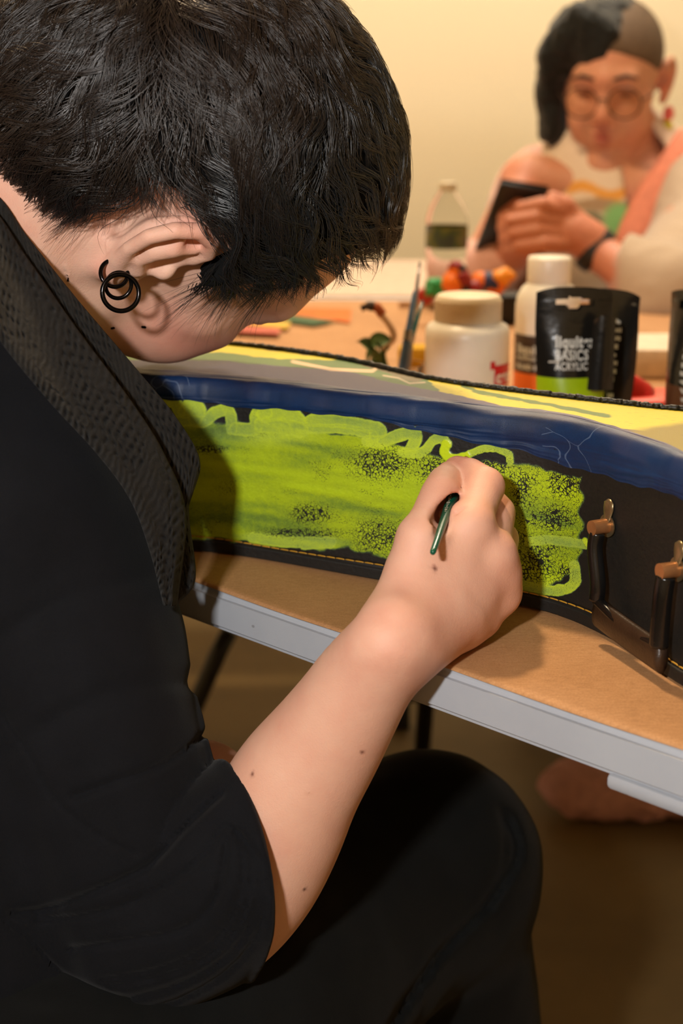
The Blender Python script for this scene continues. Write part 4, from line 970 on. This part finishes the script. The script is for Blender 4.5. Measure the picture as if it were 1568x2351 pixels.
ring = np.stack([allp+prof[..., None]*(sx_*math.cos(a_)+sy_*math.sin(a_)) for a_ in (0, 2.094, 4.189)], 2)   # NA,NP,3,3
Vs = ring.reshape(-1, 3)@HB.T+HC-ORG
bi = (np.arange(NA)*NP_*3)[:, None, None]; ii = (np.arange(NP_-1)*3)[None, :, None]; jj = np.arange(3)[None, None, :]; j2 = (jj+1) % 3
Fs = np.stack([bi+ii+jj, bi+ii+j2, bi+ii+3+j2, bi+ii+3+jj], -1).reshape(-1, 4)
ho = mesh('hair_strands', Vs, Fs, M_hair, cap_)
brn = sst(.0, 1., vnoise(allp[:, 0]*30))*.5; bw = sst(-.06, -.11, allp[:, 0, 0])*.8+.2*brn
cs_ = np.array([.0085, .0102, .0115])*(1-bw[:, None])+np.array([.022, .012, .007])*bw[:, None]
cs_ = cs_*(.6+.9*rng.random(NA))[:, None]; setcol(ho, np.repeat(cs_, NP_*3, 0)); ho['kind'] = 'stuff'
# ---------------------------------------------------------------- sweater
M_knit = cloth('black_jersey', (.0048, .0050, .0064), .9, sheen=.04)
sw_ = Sdf(); sw_.cap(nb+[-.02, 0, -.045], ch, .075, .125, .04); sw_.cap(nb+[-.035, -.01, -.012], Sl, .086, .062, .04); sw_.cap(nb+[-.035, -.01, -.02], Sh, .084, .058, .03); sw_.cap(ch, pel, .125, .14, .03); sw_.cap(Sh, Sl, .060, .060, .04)
sw_.chain([P(-30, 1170, .78), P(130, 1445, .775), P(205, 1640, .775), P(270, 1870, .78), P(358, 2095, .785), P(460, 2045, .775), P(560, 1970, .762)], [.060, .058, .0575, .0565, .0550, .0550, .0525], .02)
sw_.chain([P(40, 960, .80), P(175, 1240, .80), P(215, 1440, .79)], [.05, .046, .045], .03)
sw_.cap(P(-180, 930, .80), Sh, .055, .055, .03)
sw_.chain([Sl, El2], [.06, .05], .03)
cutp = P(515, 1848, .785); cutn = np.cross(P(575, 2240, .785)-cutp, P(634, 2070, .716)-cutp); cutn = cutn if cutn@CV(1, 0, 0) > 0 else -cutn; cutn /= np.linalg.norm(cutn)
cr_ = lambda L: spline([(a_/1.708, 1400+b_/1.708) for a_, b_ in L], 14)
GR = [(cr_([(830, 470), (650, 600), (460, 670), (290, 730)]), 8, .0034), (cr_([(870, 720), (700, 880), (590, 1000), (400, 1090), (200, 1170), (40, 1190)]), 9, .0042),
 (cr_([(880, 850), (760, 1000), (560, 1130), (330, 1200), (150, 1210)]), 8, .0028), (cr_([(890, 900), (850, 1120), (720, 1250), (480, 1300), (280, 1330)]), 8, .0032)]
for k_, (dx_, dy_) in enumerate([(0, 0), (32, 14), (62, 44), (92, 76)]):
    GR.append((cr_([(905+dx_*.35, 850+dy_*.3), (950+dx_, 960+dy_*.7), (940+dx_, 1120+dy_), (850+dx_*1.05, 1290+dy_), (650+dx_*1.1, 1400+dy_*1.4), (400+dx_, 1450+dy_*1.9)]), 6, .0022))
GR.append((cr_([(0, 400), (120, 580), (210, 740), (380, 880), (540, 960)]), 5, .0016)); GR.append((cr_([(-40, 1190), (100, 1280), (260, 1440), (500, 1530)]), 7, .003))
def lutmake(curves, x0, y0, w_, h_, st=3):
    gx, gy = np.meshgrid(x0+st*np.arange(w_//st), y0+st*np.arange(h_//st)); t_ = np.zeros(gx.size)
    for pts_, wd_, am_ in curves: t_ += am_*np.exp(-(poly_d(gx.ravel(), gy.ravel(), pts_)/wd_)**2)
    t_ = t_.reshape(gx.shape); t_[0] = t_[-1] = 0; t_[:, 0] = t_[:, -1] = 0; return t_, x0, y0, st
def lut(T, x, y):
    t_, x0, y0, st = T; u = np.clip((x-x0)/st, 0, t_.shape[1]-1.001); v = np.clip((y-y0)/st, 0, t_.shape[0]-1.001); i = u.astype(int); j = v.astype(int); u = u-i; v = v-j
    return (t_[j, i]*(1-u)+t_[j, i+1]*u)*(1-v)+(t_[j+1, i]*(1-u)+t_[j+1, i+1]*u)*v
GM = lutmake(GR, -120, 1560, 860, 900)
def fold(p):
    x, y, dep = PX(p); s = (p-cutp)@cutn; r = np.linalg.norm(p-El, axis=1)
    # ribs bunched parallel to the cuff
    rib = -.0014*np.abs(np.sin(s/.0052*math.pi/1.0+1.2*vnoise(p*28)))**.6*sst(-.042, -.030, s)*sst(.17, .12, r)
    rim = -.0022*np.exp(-((s+.004)/.0030)**2)*sst(.17, .12, r)
    fan = lut(GM, x, y)
    soft = .0035*vnoise(p*14)+.0012*vnoise(p*45)
    # shallow diagonal creases over the upper sleeve
    dg = .0026*np.clip(1-2.2*np.abs(np.sin((x*.55+y)/95+1.3*vnoise(p*8))), 0, 1)*sst(1150, 1450, y)*sst(1800, 1650, y)
    return rim+fan+soft+dg
sw_.disp(fold, ch, 2.0)
sw_.plane(cutp, cutn, .004, El, .16)
Vw_, Fw_ = sw_.mesh(.0023); Vw_, Fw_ = biggest(Vw_, Fw_)
mesh('sweater', Vw_-ORG, Fw_, M_knit, painter, label='black jersey top with sleeve pushed up to the elbow')
# ---------------------------------------------------------------- trousers
M_tr = cloth('black_twill', (.0040, .0043, .0040), .8, 2200, .3, .3, .03)
kn = P(968, 1985, 1.0); hip = np.array([-.185, .60, .46]); 
tr = Sdf(); tr.cap(hip, (hip+kn)/2+[.0, .0, .01], .100, .086, .03); tr.cap((hip+kn)/2+[0, 0, .01], kn, .086, .0735, .03); tr.ell(kn+CV(.008, .002, .01), (.070, .070, .072), None, .03)
an = np.array([.085, .90, .07]); tr.cap(kn+[.012, .006, -.03], (kn+an)/2+[0.016, 0, 0.0], .0665, .066, .018); tr.cap((kn+an)/2+[.016, 0, 0], an, .066, .055, .02)
hip2 = hip+.19*np.array([-.7, .7, 0]); kn2 = P(470, 2090, 1.08); an2 = np.array([-.13, 1.0, .07])
tr.cap(hip2, kn2, .10, .072, .03); tr.cap(kn2, an2, .068, .055, .02); tr.cap(hip, hip2, .115, .115, .05); tr.cap((hip+hip2)/2, pel, .11, .11, .03)
TM = lutmake([(spline([(1165, 1880), (1185, 1960), (1130, 2060), (1010, 2190), (900, 2351), (820, 2500)], 20), 11, .006), (spline([(1150, 1860), (1160, 1960), (1120, 2090)], 10), 9, .0025)], 760, 1800, 520, 780)
def tfold(p):
    x, y, _ = PX(p)
    return lut(TM, x, y)+.0022*vnoise(p*13)+.0007*vnoise(p*60)
tr.disp(tfold, kn, 2.)
Vt, Ft = tr.mesh(.004); Vt, Ft = biggest(Vt, Ft); mesh('trousers', Vt-ORG, Ft, M_tr, painter, label='plain black trousers')
# shoes
M_shoe = simple('black_shoe', (.01, .01, .011, 1), .5)
for a_ in (an, an2):
    sh = Sdf(); sh.ell(a_+[.05, .05, -.035], (.13, .048, .040), np.array([[.7, -.7, 0], [.7, .7, 0], [0, 0, 1.]]), .02); sh.cap(a_, a_+[0, 0, -.03], .046, .046, .03); sh.plane((0, 0, .003), (0, 0, -1), .004, a_, .3)
    v_, f_2 = sh.mesh(.005); mesh('shoe', v_-ORG, f_2, M_shoe, painter)
# ---------------------------------------------------------------- openwork knitted collar
t = NT('black_openwork_knit'); t.set(Roughness=.9, Sheen_Weight=.05); t.b.inputs['Specular IOR Level'].default_value = .15
A = t.attr(); t.l(t.mix(A.outputs['Fac'], (.002, .0018, .0016, 1), (.019, .0175, .0155, 1)), t.b.inputs['Base Color']); t.bump(t.noise(1500, 3, .7), .6, .0007); M_lace = t.m
def ribbon(Lp, Rp, Ld, Rd, nu_, nv_, bulge, folds, name, seed, holes=True, lab=None):
    Lc = spline([(*a_, d_) for a_, d_ in zip(Lp, Ld)], nu_); Rc = spline([(*a_, d_) for a_, d_ in zip(Rp, Rd)], nu_)
    V_ = np.zeros((nu_, nv_, 3)); T_ = np.zeros((nu_, nv_))
    arc_ = np.r_[0, np.cumsum(np.hypot(*np.diff((Lc+Rc)[:, :2]/2, axis=0).T))]/4600.
    vv = np.linspace(0, 1, nv_)
    wid = np.hypot(*(Rc-Lc)[:, :2].T)/4600.
    for i in range(nu_):
        q_ = Lc[i]*(1-vv[:, None])+Rc[i]*vv[:, None]
        a_ = arc_[i]; w_ = wid[i]
        fo = sum(am*np.sin(2*math.pi*(fr_*vv+ph_+dr*a_*8)) for am, fr_, ph_, dr in folds)
        rel = bulge*np.sin(math.pi*vv)**.6+fo*np.minimum(1, np.minimum(vv, 1-vv)*8)
        # openwork : rows of eyelets between ridges
        X_ = vv*w_/.0050+.35*vnoise(np.c_[vv*14, np.full(nv_, a_*60)]); Y_ = (np.full(nv_, a_)+.0012*vnoise(np.c_[vv*9, np.full(nv_, a_*70)+seed]))/.0046
        row = np.floor(Y_); cx_ = (X_+.5*(row % 2)) % 1-.5; cy_ = Y_ % 1-.5; hol = np.exp(-((cx_/.26)**2+(cy_/.28)**2)*1.1)
        hmod = sst(-.25, .15, vnoise(np.c_[X_*.35, Y_*.28+seed]))
        ridge = .5+.5*np.cos(2*math.pi*(Y_+X_*.3)); hol = hol*hmod if holes else hol*0
        rel = rel+(-.0020*hol+(.0002+.0008*sst(.38, .12, vv))*ridge*(1-hol)+.0006*vnoise(np.c_[X_*3, Y_*3]))
        V_[i] = P(q_[:, 0], q_[:, 1], q_[:, 2]-rel).T
        T_[i] = np.clip(.55+.5*ridge-.9*hol-.0, 0, 1)
    Vf_ = V_.reshape(-1, 3); back = Vf_+CV(0, 0, -1)*.0045
    F1 = gridfaces(nu_, nv_); N_ = len(Vf_)
    bd = list(range(nv_))+[i*nv_+nv_-1 for i in range(1, nu_)]+[(nu_-1)*nv_+j for j in range(nv_-2, -1, -1)]+[i*nv_ for i in range(nu_-2, 0, -1)]
    F3 = np.array([[bd[k], bd[(k+1) % len(bd)], bd[(k+1) % len(bd)]+N_, bd[k]+N_] for k in range(len(bd))])
    o = mesh(name, np.concatenate([Vf_, back])-ORG, np.concatenate([F1, F1[:, ::-1]+N_, F3]), M_lace, painter, label=lab)
    setcol(o, np.repeat(np.r_[T_.ravel(), T_.ravel()][:, None], 3, 1)); return o
# inner layer : edge along the neck down to the lower tip
ribbon([(-300, 520), (-60, 560), (90, 700), (200, 850), (300, 1010), (380, 1130), (400, 1240), (370, 1330)], [(-190, 330), (-20, 435), (60, 540), (175, 685), (300, 832), (405, 960), (458, 1062), (428, 1160)],
       [.76, .74, .745, .75, .76, .765, .77, .775], [.80, .75, .755, .765, .775, .78, .785, .79], 380, 90, .004, [(.0010, 1, .1, .3)], 'collar_fold', 3, lab='inner fold of the black openwork collar')
ribbon([(360, 1080), (385, 1180), (395, 1290), (388, 1396)], [(440, 1110), (432, 1180), (447, 1330), (402, 1392)], [.765, .77, .775, .78], [.785, .785, .785, .785], 120, 50, .004, [(.0012, 1, .3, .2)], 'collar_fold', 9)
ribbon([(-340, 600), (-110, 640), (20, 810), (120, 930), (225, 1045), (300, 1150), (345, 1270), (375, 1390)], [(-230, 340), (-40, 455), (60, 590), (180, 760), (300, 920), (375, 1040), (425, 1180), (405, 1392)],
       [.70, .665, .675, .69, .705, .72, .735, .75], [.78, .735, .735, .74, .745, .75, .76, .765], 390, 120, .008, [(.0013, 1.0, .0, .2), (.0008, 2.1, .3, -.2)], 'knitted_collar', 1, lab='wide black openwork knit collar hanging from neck to chest')
# ---------------------------------------------------------------- chair under the painter
M_seat = simple('dark_chair_vinyl', (.012, .011, .010, 1), .6)
chr_ = thing('chair', 'dark chair the painting person sits on, mostly hidden', 'chair', (-.30, .70, 0), math.radians(45))
MB().box((0, 0, .31), (.42, .42, .05), None, .015).build('seat', M_seat, chr_, auto=True)
MB().box((-.22, 0, .62), (.03, .40, .22), None, .012).build('backrest', M_seat, chr_, auto=True)
for sx in (-.19, .19):
    for sy in (-.19, .19): MB().tube([(sx, sy, .295), (sx*1.08, sy*1.08, .0)], .011, 10).build('leg', M_steel, chr_)
for sy in (-.17, .17): MB().tube([(-.20, sy, .36), (-.225, sy, .56)], .010, 10).build('back_post', M_steel, chr_)
# ---------------------------------------------------------------- paintbrush
brush = thing('paintbrush', 'thin green handled paintbrush held in the painting hand', 'paintbrush', tuple(P(993, 1270, .695)))
A_, B_ = P(993, 1270, .695), P(1070, 1052, .806); BO = A_.copy(); dirb = (B_-A_)
M_green = simple('green_lacquer', sr(8, 84, 62), .18, var=.08)
pt = lambda f: A_+dirb*f-BO
MB().tube([pt(0), pt(.004), pt(.02), pt(.3), pt(.55), pt(.68)], [.0004, .0013, .0016, .0023, .0031, .0028], 18).build('handle', M_green, brush)
M_fer = simple('ferrule_metal', sr(190, 185, 175), .25, metal=1); MB().tube([pt(.68), pt(.86)], [.0024, .0019], 16).build('ferrule', M_fer, brush, auto=True)
M_bri = simple('wet_bristles', sr(205, 130, 20), .35, bump=.5); MB().tube([pt(.86), pt(.93), pt(1.0), pt(1.02)], [.0019, .0024, .0014, .0003], 14).build('bristles', M_bri, brush)
M_silver = simple('silver_print', sr(190, 190, 170), .4, metal=.3)
mk = MB(); xb = np.cross(dirb, CV(0, 0, 1)); xb /= np.linalg.norm(xb); zb = np.cross(xb, dirb); zb /= np.linalg.norm(zb); zb = zb if zb@CV(0, 0, 1) > 0 else -zb
for i, f in enumerate(np.linspace(.36, .60, 15)):
    rr = np.interp(f, [.3, .55], [.0023, .0031])+.00006; w_ = .0004+.00025*(i % 3)
    c_ = pt(f)+(zb*.85-xb*.52)*rr; d1 = dirb/np.linalg.norm(dirb)*.00045*(1+(i % 2)); d2 = (xb*.85+zb*.52)*w_
    mk.add([c_-d1-d2, c_+d1-d2, c_+d1+d2, c_-d1+d2], [(0, 1, 2, 3)])
mk.build('handle_print', M_silver, brush, smooth=False)
# ================================================================ the person across the table
SO = np.array([.50, 2.36, 0.])
sit = thing('person', 'seated person with glasses and half shaved black hair looking at a phone', 'person', tuple(SO))
def nrm(v): return v/np.linalg.norm(v)
sF = nrm(CV(-.30, -.52, .80)); sU = CV(-.02, .93, .36); sU = nrm(sU-sF*(sU@sF)); sR = np.cross(sF, sU)
SB = np.stack([sF, sU, sR], 1); SC = P(1408, 196, 2.27)
def sp(f, u, r): return SC+SB@np.array([f, u, r], float)
M_skin2 = skin('skin_tan', .1, .5)
b = Sdf(); add_head(b, sp, SB, .118, 1., -.010, 0)
snb = SC+CV(.06, -.175, -.05)
b.chain([sp(-.02, -.05, 0), snb], [.055, .058], .02)
shR = P(1215, 425, 2.31); shL = P(1600, 470, 2.27); chc = P(1395, 560, 2.36); pelv = np.array([.52, 2.46, .52])
b.chain([snb, chc], [.07, .12], .04); b.chain([chc, pelv], [.12, .13], .04); b.chain([shR, shL], [.05, .05], .03)
elR = P(1098, 640, 2.16); wrR = P(1190, 572, 2.09); elL = P(1500, 665, 1.98); wrL = P(1372, 578, 2.03)
b.chain([shR, elR, wrR], [.043, .036, .025], .01); b.chain([shL, elL, wrL], [.043, .036, .025], .01)
# hands folded round the phone : fingers of both hands reach across its back
paL = P(1315, 530, 2.03); b.chain([wrL, paL], [.025, .029], .012); b.ell((wrL+paL)/2+CV(-.006, .010, 0), (.038, .028, .02), None, .015)
for i, (kx, ky, mx, my, tx_, ty_) in enumerate([(1300, 490, 1245, 470, 1195, 478), (1292, 512, 1230, 500, 1172, 508), (1290, 538, 1232, 530, 1178, 538), (1300, 562, 1245, 560, 1192, 566)]):
    b.chain([P(kx, ky, 2.02), P(mx, my, 1.995), P(tx_, ty_, 2.005)], [.0125, .0115, .0095], .004)
b.chain([P(1325, 510, 2.03), P(1300, 470, 2.01), P(1268, 455, 2.01)], [.014, .012, .010], .006)
paR = P(1185, 545, 2.06); b.chain([wrR, paR], [.024, .026], .012)
for i, (kx, ky, tx_, ty_) in enumerate([(1160, 500, 1200, 488), (1158, 522, 1206, 520), (1162, 548, 1212, 550), (1170, 572, 1218, 576)]):
    b.chain([P(kx, ky, 2.045), P(kx+22, ky-2, 2.02), P(tx_, ty_, 2.018)], [.0115, .0105, .009], .004)
b.chain([P(1172, 520, 2.06), P(1165, 480, 2.045), P(1190, 462, 2.03)], [.013, .011, .009], .005)
V, Fc = b.mesh(.0035); V, Fc = biggest(V, Fc); o = mesh('body', V-SO, Fc, M_skin2, sit)
C = np.tile(np.array(sr(206, 152, 120)[:3]), (len(V), 1))
for c_, r_, col, am in [(sp(.105, -.045, .0), .018, (150, 24, 34), 1.8), (sp(.104, -.056, .0), .018, (150, 24, 34), 1.8), (sp(.118, -.016, 0), .02, (206, 110, 84), .6), (sp(0, 0, -.085), .035, (226, 110, 88), .7), (sp(.09, .014, .033), .014, (120, 80, 66), .8), (sp(.09, .014, -.033), .014, (120, 80, 66), .8)]: tint(c_, r_, col, am)
hm = sst(.16, .22, np.linalg.norm(V-SC, axis=1))[:, None]; C = C*(1-hm)+np.array(sr(190, 128, 100)[:3])*hm  # skin away from the head tinted darker and browner, shade on the hands put into colour
setcol(o, np.clip(C, 0, 1))
M_hair2 = cloth('matte_black_hair', (.006, .007, .006), .6, 300, .6, .5)
# stubble on the shaved side, as its own thin shell, and the long hair on the other side
sh = Sdf(); sh.ell(sp(-.012, .047, 0), (.0975, .0845, .0765), SB, .01); sh.ell(sp(.030, .02, 0), (.0655, .084, .0635), SB, .03)
SLN = [(-.13, -.06), (-.03, -.03), (-.02, .035), (.010, .030), (.030, .030), (.056, .048), (.080, .066), (.105, .105), (.12, .17)]
def scut(p):
    global LINE
    keep = LINE; LINE = np.array(SLN); q = (p-SC)@SB; d = gcut(q); LINE = keep; return d
sh.p.append((lambda p: -scut(p), SC, .3, .006, -1))
Vh, Fh = sh.mesh(.004); mesh('shaved_hair', Vh-SO, Fh, simple('hair_stubble', sr(92, 72, 52), .8, bump=.5, bs=900), sit, label='closely shaved hair on one side of the head')
sh = Sdf(); sh.ell(sp(-.010, .064, .014), (.100, .076, .072), SB, .02)
sh.chain([sp(.055, .115, .045), sp(.062, .06, .088), sp(.050, .0, .094), sp(.052, -.06, .090), sp(.050, -.082, .082)], [.028, .024, .022, .022, .012], .02)
sh.chain([sp(-.03, .07, .07), sp(-.02, .0, .085), sp(.01, -.06, .088)], [.04, .032, .022], .03)
sh.chain([sp(.068, .095, -.015), sp(.060, .105, .03), sp(.058, .09, .065)], [.014, .020, .024], .02)
sh.p.append((lambda p: -(((p-SC)@SB)[:, 2]*-1-.030+.20*((p-SC)@SB)[:, 0])*.9, SC, .3, .01, -1))
sh.disp(lambda p: .0030*vnoise((p-SC)@SB*[60, 25, 60])+.002*vnoise(p*140), SC, .4)
Vh, Fh = sh.mesh(.004); Vh, Fh = biggest(Vh, Fh); h2 = mesh('hair', Vh-SO, Fh, M_hair2, sit, label='long black hair falling on one side'); setcol(h2, np.tile([.006, .007, .006], (len(Vh), 1)))
# brows, eyes
M_brow = simple('brow_hair', sr(40, 28, 22), .8)
for s in (1, -1):
    MB().tube([sp(.092, .036, s*.050)-SO, sp(.103, .043, s*.034)-SO, sp(.105, .038, s*.014)-SO], [.0015, .0030, .0022], 8).build('eyebrow', M_brow, sit)
    MB().tube([sp(.086, .012, s*.045)-SO, sp(.0925, .0105, s*.032)-SO, sp(.088, .011, s*.020)-SO], [.0008, .0012, .0008], 8).build('eyelashes', M_brow, sit)
# round glasses
gl = thing('eyeglasses', 'round thin framed glasses worn by the person with the phone', 'glasses', tuple(sp(.115, 0, 0))); GO = sp(.115, 0, 0)
M_gf = simple('dark_metal_frame', sr(70, 52, 42), .3, metal=.6)
for s in (1, -1):
    cc_ = sp(.112, .004, s*.033); pts_ = [cc_+SB@np.array([-.006*math.sin(q)*0, .0235*math.sin(q), .0255*math.cos(q)])-GO for q in np.linspace(0, 2*math.pi, 41)]
    MB().tube(pts_, .0013, 8, cap=False).build('rim', M_gf, gl)
    MB().tube([sp(.112, .008, s*.058)-GO, sp(.09, .012, s*.072)-GO, sp(.0, .014, s*.082)-GO], .0012, 8).build('temple', M_gf, gl)
    ln_ = [cc_-GO]+[cc_+SB@np.array([0, .0225*math.sin(q), .0245*math.cos(q)])-GO for q in np.linspace(0, 2*math.pi, 32, endpoint=False)]
    mesh('lens', ln_, [(0, 1+i, 1+(i+1) % 32) for i in range(32)], M_lens if 'M_lens' in globals() else (globals().__setitem__('M_lens', NT('lens_glass').set(Roughness=.02, IOR=1.02, Transmission_Weight=1, Base_Color=(1, 1, 1, 1)).m) or M_lens), gl)
MB().tube([sp(.113, .008, .009)-GO, sp(.119, .012, 0)-GO, sp(.113, .008, -.009)-GO], .0013, 8).build('bridge', M_gf, gl)
# earrings
for s, cols in ((-1, ((232, 110, 100), (214, 206, 40))), (1, ((214, 200, 150), (206, 190, 130)))):
    for i, co in enumerate(cols):
        bb = sp(-.004+.01*i, -.045-.020*i, s*.088); sdf = Sdf(); sdf.ell(bb, (.009, .009, .012), None, .001); v_, f_2 = sdf.mesh(.002); mesh('drop_earring', v_-SO, f_2, simple('earring_bead', sr(*co), .4), sit)
# white T-shirt with a faded print
t = NT('cotton_print'); A = t.attr(); t.l(A.outputs['Color'], t.b.inputs['Base Color']); t.set(Roughness=.85); t.bump(t.noise(500, 2), .2); M_tee = t.m
ts = Sdf(); ts.ell(P(1395, 500, 2.37), (.145, .125, .20), None, .02); ts.cap(chc, pelv, .14, .15, .05); ts.chain([P(1305, 405, 2.33), P(1400, 362, 2.32), P(1500, 366, 2.31), P(1560, 395, 2.33)], [.045, .062, .052, .05], .03)
ts.chain([sp(-.02, -.06, 0), snb+CV(0, -.02, .05)], [.056, .060], .004, op=-1)
ts.disp(lambda p: .003*vnoise(p*18), chc, 1); Vt, Ft = ts.mesh(.006); Vt, Ft = biggest(Vt, Ft)
te = mesh('t_shirt', Vt-SO, Ft, M_tee, sit, label='off-white T-shirt with a faded orange and green print')
x, y, _ = PX(Vt); Ct = np.tile(np.array(sr(226, 206, 184)[:3]), (len(Vt), 1))
def pm(m, col):
    m = np.clip(m, 0, 1)[:, None]; Ct[:] = Ct*(1-m)+np.array(sr(*col)[:3])*m
nz_ = vnoise(Vt*60)
pm(sst(1, .6, np.abs(y-438+12*np.sin((x-1300)/22))/16)*sst(1290, 1310, x)*sst(1455, 1430, x), (226, 160, 70))
pm(sst(1, .7, np.hypot((x-1375)/70, (y-470)/18)), (168, 140, 110)); pm(sst(1, .6, np.hypot((x-1425)/52, (y-505)/48)), (130, 190, 120)); pm(sst(1, .6, np.hypot((x-1355)/38, (y-505)/26)), (118, 120, 96)); pm(sst(1, .5, np.hypot((x-1250)/28, (y-455)/14)), (176, 180, 80))
setcol(te, Ct)
# cardigan : pinkish on one side, beige on the other, salmon front band
t = NT('soft_cardigan_knit'); A = t.attr(); t.l(A.outputs['Color'], t.b.inputs['Base Color']); t.set(Roughness=.95, Sheen_Weight=.3); t.bump(t.noise(260, 2), .4, .002)
cg = Sdf(); cg.chain([P(1302, 378, 2.37), P(1222, 432, 2.36), P(1158, 560, 2.28), elR], [.032, .046, .050, .050], .03); cg.chain([P(1215, 425, 2.36), P(1262, 560, 2.36)], [.042, .050], .04); cg.chain([elR, P(1150, 605, 2.12)], [.05, .038], .02)
cg.chain([P(1600, 440, 2.30), P(1600, 560, 2.2), elL+CV(0.02, -.01, -.03)], [.085, .082, .070], .04); cg.chain([elL+CV(.02, 0, 0), P(1430, 600, 2.02), P(1398, 588, 2.03)], [.060, .042, .034], .02)
cg.chain([P(1240, 440, 2.38), P(1190, 640, 2.40)], [.07, .09], .03); cg.chain([P(1590, 420, 2.36), P(1540, 640, 2.40)], [.08, .10], .03); cg.chain([P(1262, 400, 2.36), P(1310, 362, 2.42), P(1400, 350, 2.46), P(1580, 390, 2.42)], [.050, .040, .04, .05], .03)
cg.disp(lambda p: .006*vnoise(p*14)+.003*np.abs(vnoise(p*34)), chc, 1); cg.chain([wrL, wrL+nrm(paL-wrL)*.06], [.05, .05], .004, op=-1)
Vc, Fc2 = cg.mesh(.006); Vc, Fc2 = biggest(Vc, Fc2); co_ = mesh('cardigan', Vc-SO, Fc2, t.m, sit, label='loose cardigan, dusty pink on one side and beige on the other')
x, y, _ = PX(Vc); m = sst(1330, 1300, x)[:, None]; m2 = (sst(1430, 1400, x)*sst(1340, 1360, x))[:, None]*.7; Cc = np.array(sr(176, 156, 134)[:3])*(1-m)+np.array(sr(206, 158, 144)[:3])*m; Cc = Cc*(1-m2)+np.array(sr(186, 112, 96)[:3])*m2; setcol(co_, Cc)
MB().tube([q-SO for q in spline([P(1590, 320, 2.26), P(1535, 400, 2.235), P(1490, 470, 2.22), P(1455, 545, 2.21), P(1440, 620, 2.22)], 24)], .027, 14, flat=.6, up=tuple(CV(0, 0, 1))).build('front_band', simple('salmon_knit', sr(222, 138, 112), .95, bump=.6, bs=300, bd=.002), sit, label='salmon pink front band of the cardigan')
# trousers and slippers
M_tr2 = cloth('dark_denim', (.012, .012, .014))
ql = Sdf()
for s, kx in ((-1, .36), (1, .54)): ql.chain([pelv+[s*.08, -.02, -.03], [kx, 2.12, .52], [kx+.06, 2.12, .12]], [.095, .075, .055], .03)
ql.cap(pelv-[.08, 0, 0], pelv+[.08, 0, 0], .13, .13, .05); v_, f_2 = ql.mesh(.008); v_, f_2 = biggest(v_, f_2); mesh('trousers', v_-SO, f_2, M_tr2, sit)
M_sl = simple('pink_fleece', sr(214, 158, 150), .95, bump=1, bs=200, bd=.004)
for c_, nm in ((PZ(1415, 1805, .045), 0), (PZ(1600, 1800, .045), 1)):
    sd = Sdf(); c_ = np.array([c_[0], c_[1], .045]); sd.ell(c_, (.115, .062, .048), None, .02); sd.ell(c_+[.06, 0, .02], (.05, .05, .05), None, .03); sd.disp(lambda p: .005*vnoise(p*45)+.003*vnoise(p*100), c_, .3); sd.plane((0, 0, .002), (0, 0, -1), .004, c_, .3)
    v_, f_2 = sd.mesh(.004); mesh('slipper', v_-SO, f_2, M_sl, sit, label='dusty pink fleece slipper')
# wristband
ax2 = nrm(paL-wrL); a_ = nrm(np.cross(ax2, CV(0, 0, 1))); b_ = np.cross(ax2, a_); wc = wrL+ax2*.004
wb4 = thing('wristband', 'black wristband on the wrist of the person with the phone', 'wristband', tuple(wc))
MB().tube([(.031*(a_*math.cos(q)+b_*math.sin(q)*.85)) for q in np.linspace(0, 2*math.pi, 33)], .0035, 10, cap=False, flat=3.4, up=tuple(ax2)).build('band', simple('black_rubber', sr(20, 20, 20), .5), wb4)
# phone
pc = P(1190, 466, 2.035); ph_ = thing('mobile_phone', 'black mobile phone held in both hands', 'phone', tuple(pc))
px_ax = nrm(CV(.97, -.12, -.15)); py_ax = nrm(CV(.55, -.50, -.70)); py_ax = nrm(py_ax-px_ax*(py_ax@px_ax)); pz_ax = np.cross(px_ax, py_ax)
Rm = Matrix(np.stack([px_ax, py_ax, pz_ax], 1).tolist())
MB().box((0, .035, 0), (.074, .135, .009), None, .004).build('phone_body', simple('black_phone_case', sr(16, 16, 18), .3), ph_, auto=True).rotation_euler = Rm.to_euler()
MB().box((0, .035, .0048), (.070, .140, .0008), None, .0003).build('screen', simple('phone_screen', sr(10, 12, 16), .1), ph_, auto=True).rotation_euler = Rm.to_euler()
# chair behind them
ch2 = thing('chair', 'dark chair under the seated person with the phone', 'chair', (.52, 2.47, 0))
MB().box((0, 0, .31), (.42, .40, .04), None, .012).build('seat', M_seat, ch2, auto=True)
MB().box((0, .20, .66), (.40, .025, .22), None, .010).build('backrest', M_seat, ch2, auto=True)
for sx in (-.18, .18):
    MB().tube([(sx, -.17, .30), (sx*1.05, -.19, 0)], .011, 10).build('leg', M_steel, ch2); MB().tube([(sx, .17, .30), (sx*1.05, .19, 0)], .011, 10).build('leg', M_steel, ch2); MB().tube([(sx, .18, .31), (sx, .20, .60)], .010, 10).build('back_post', M_steel, ch2)
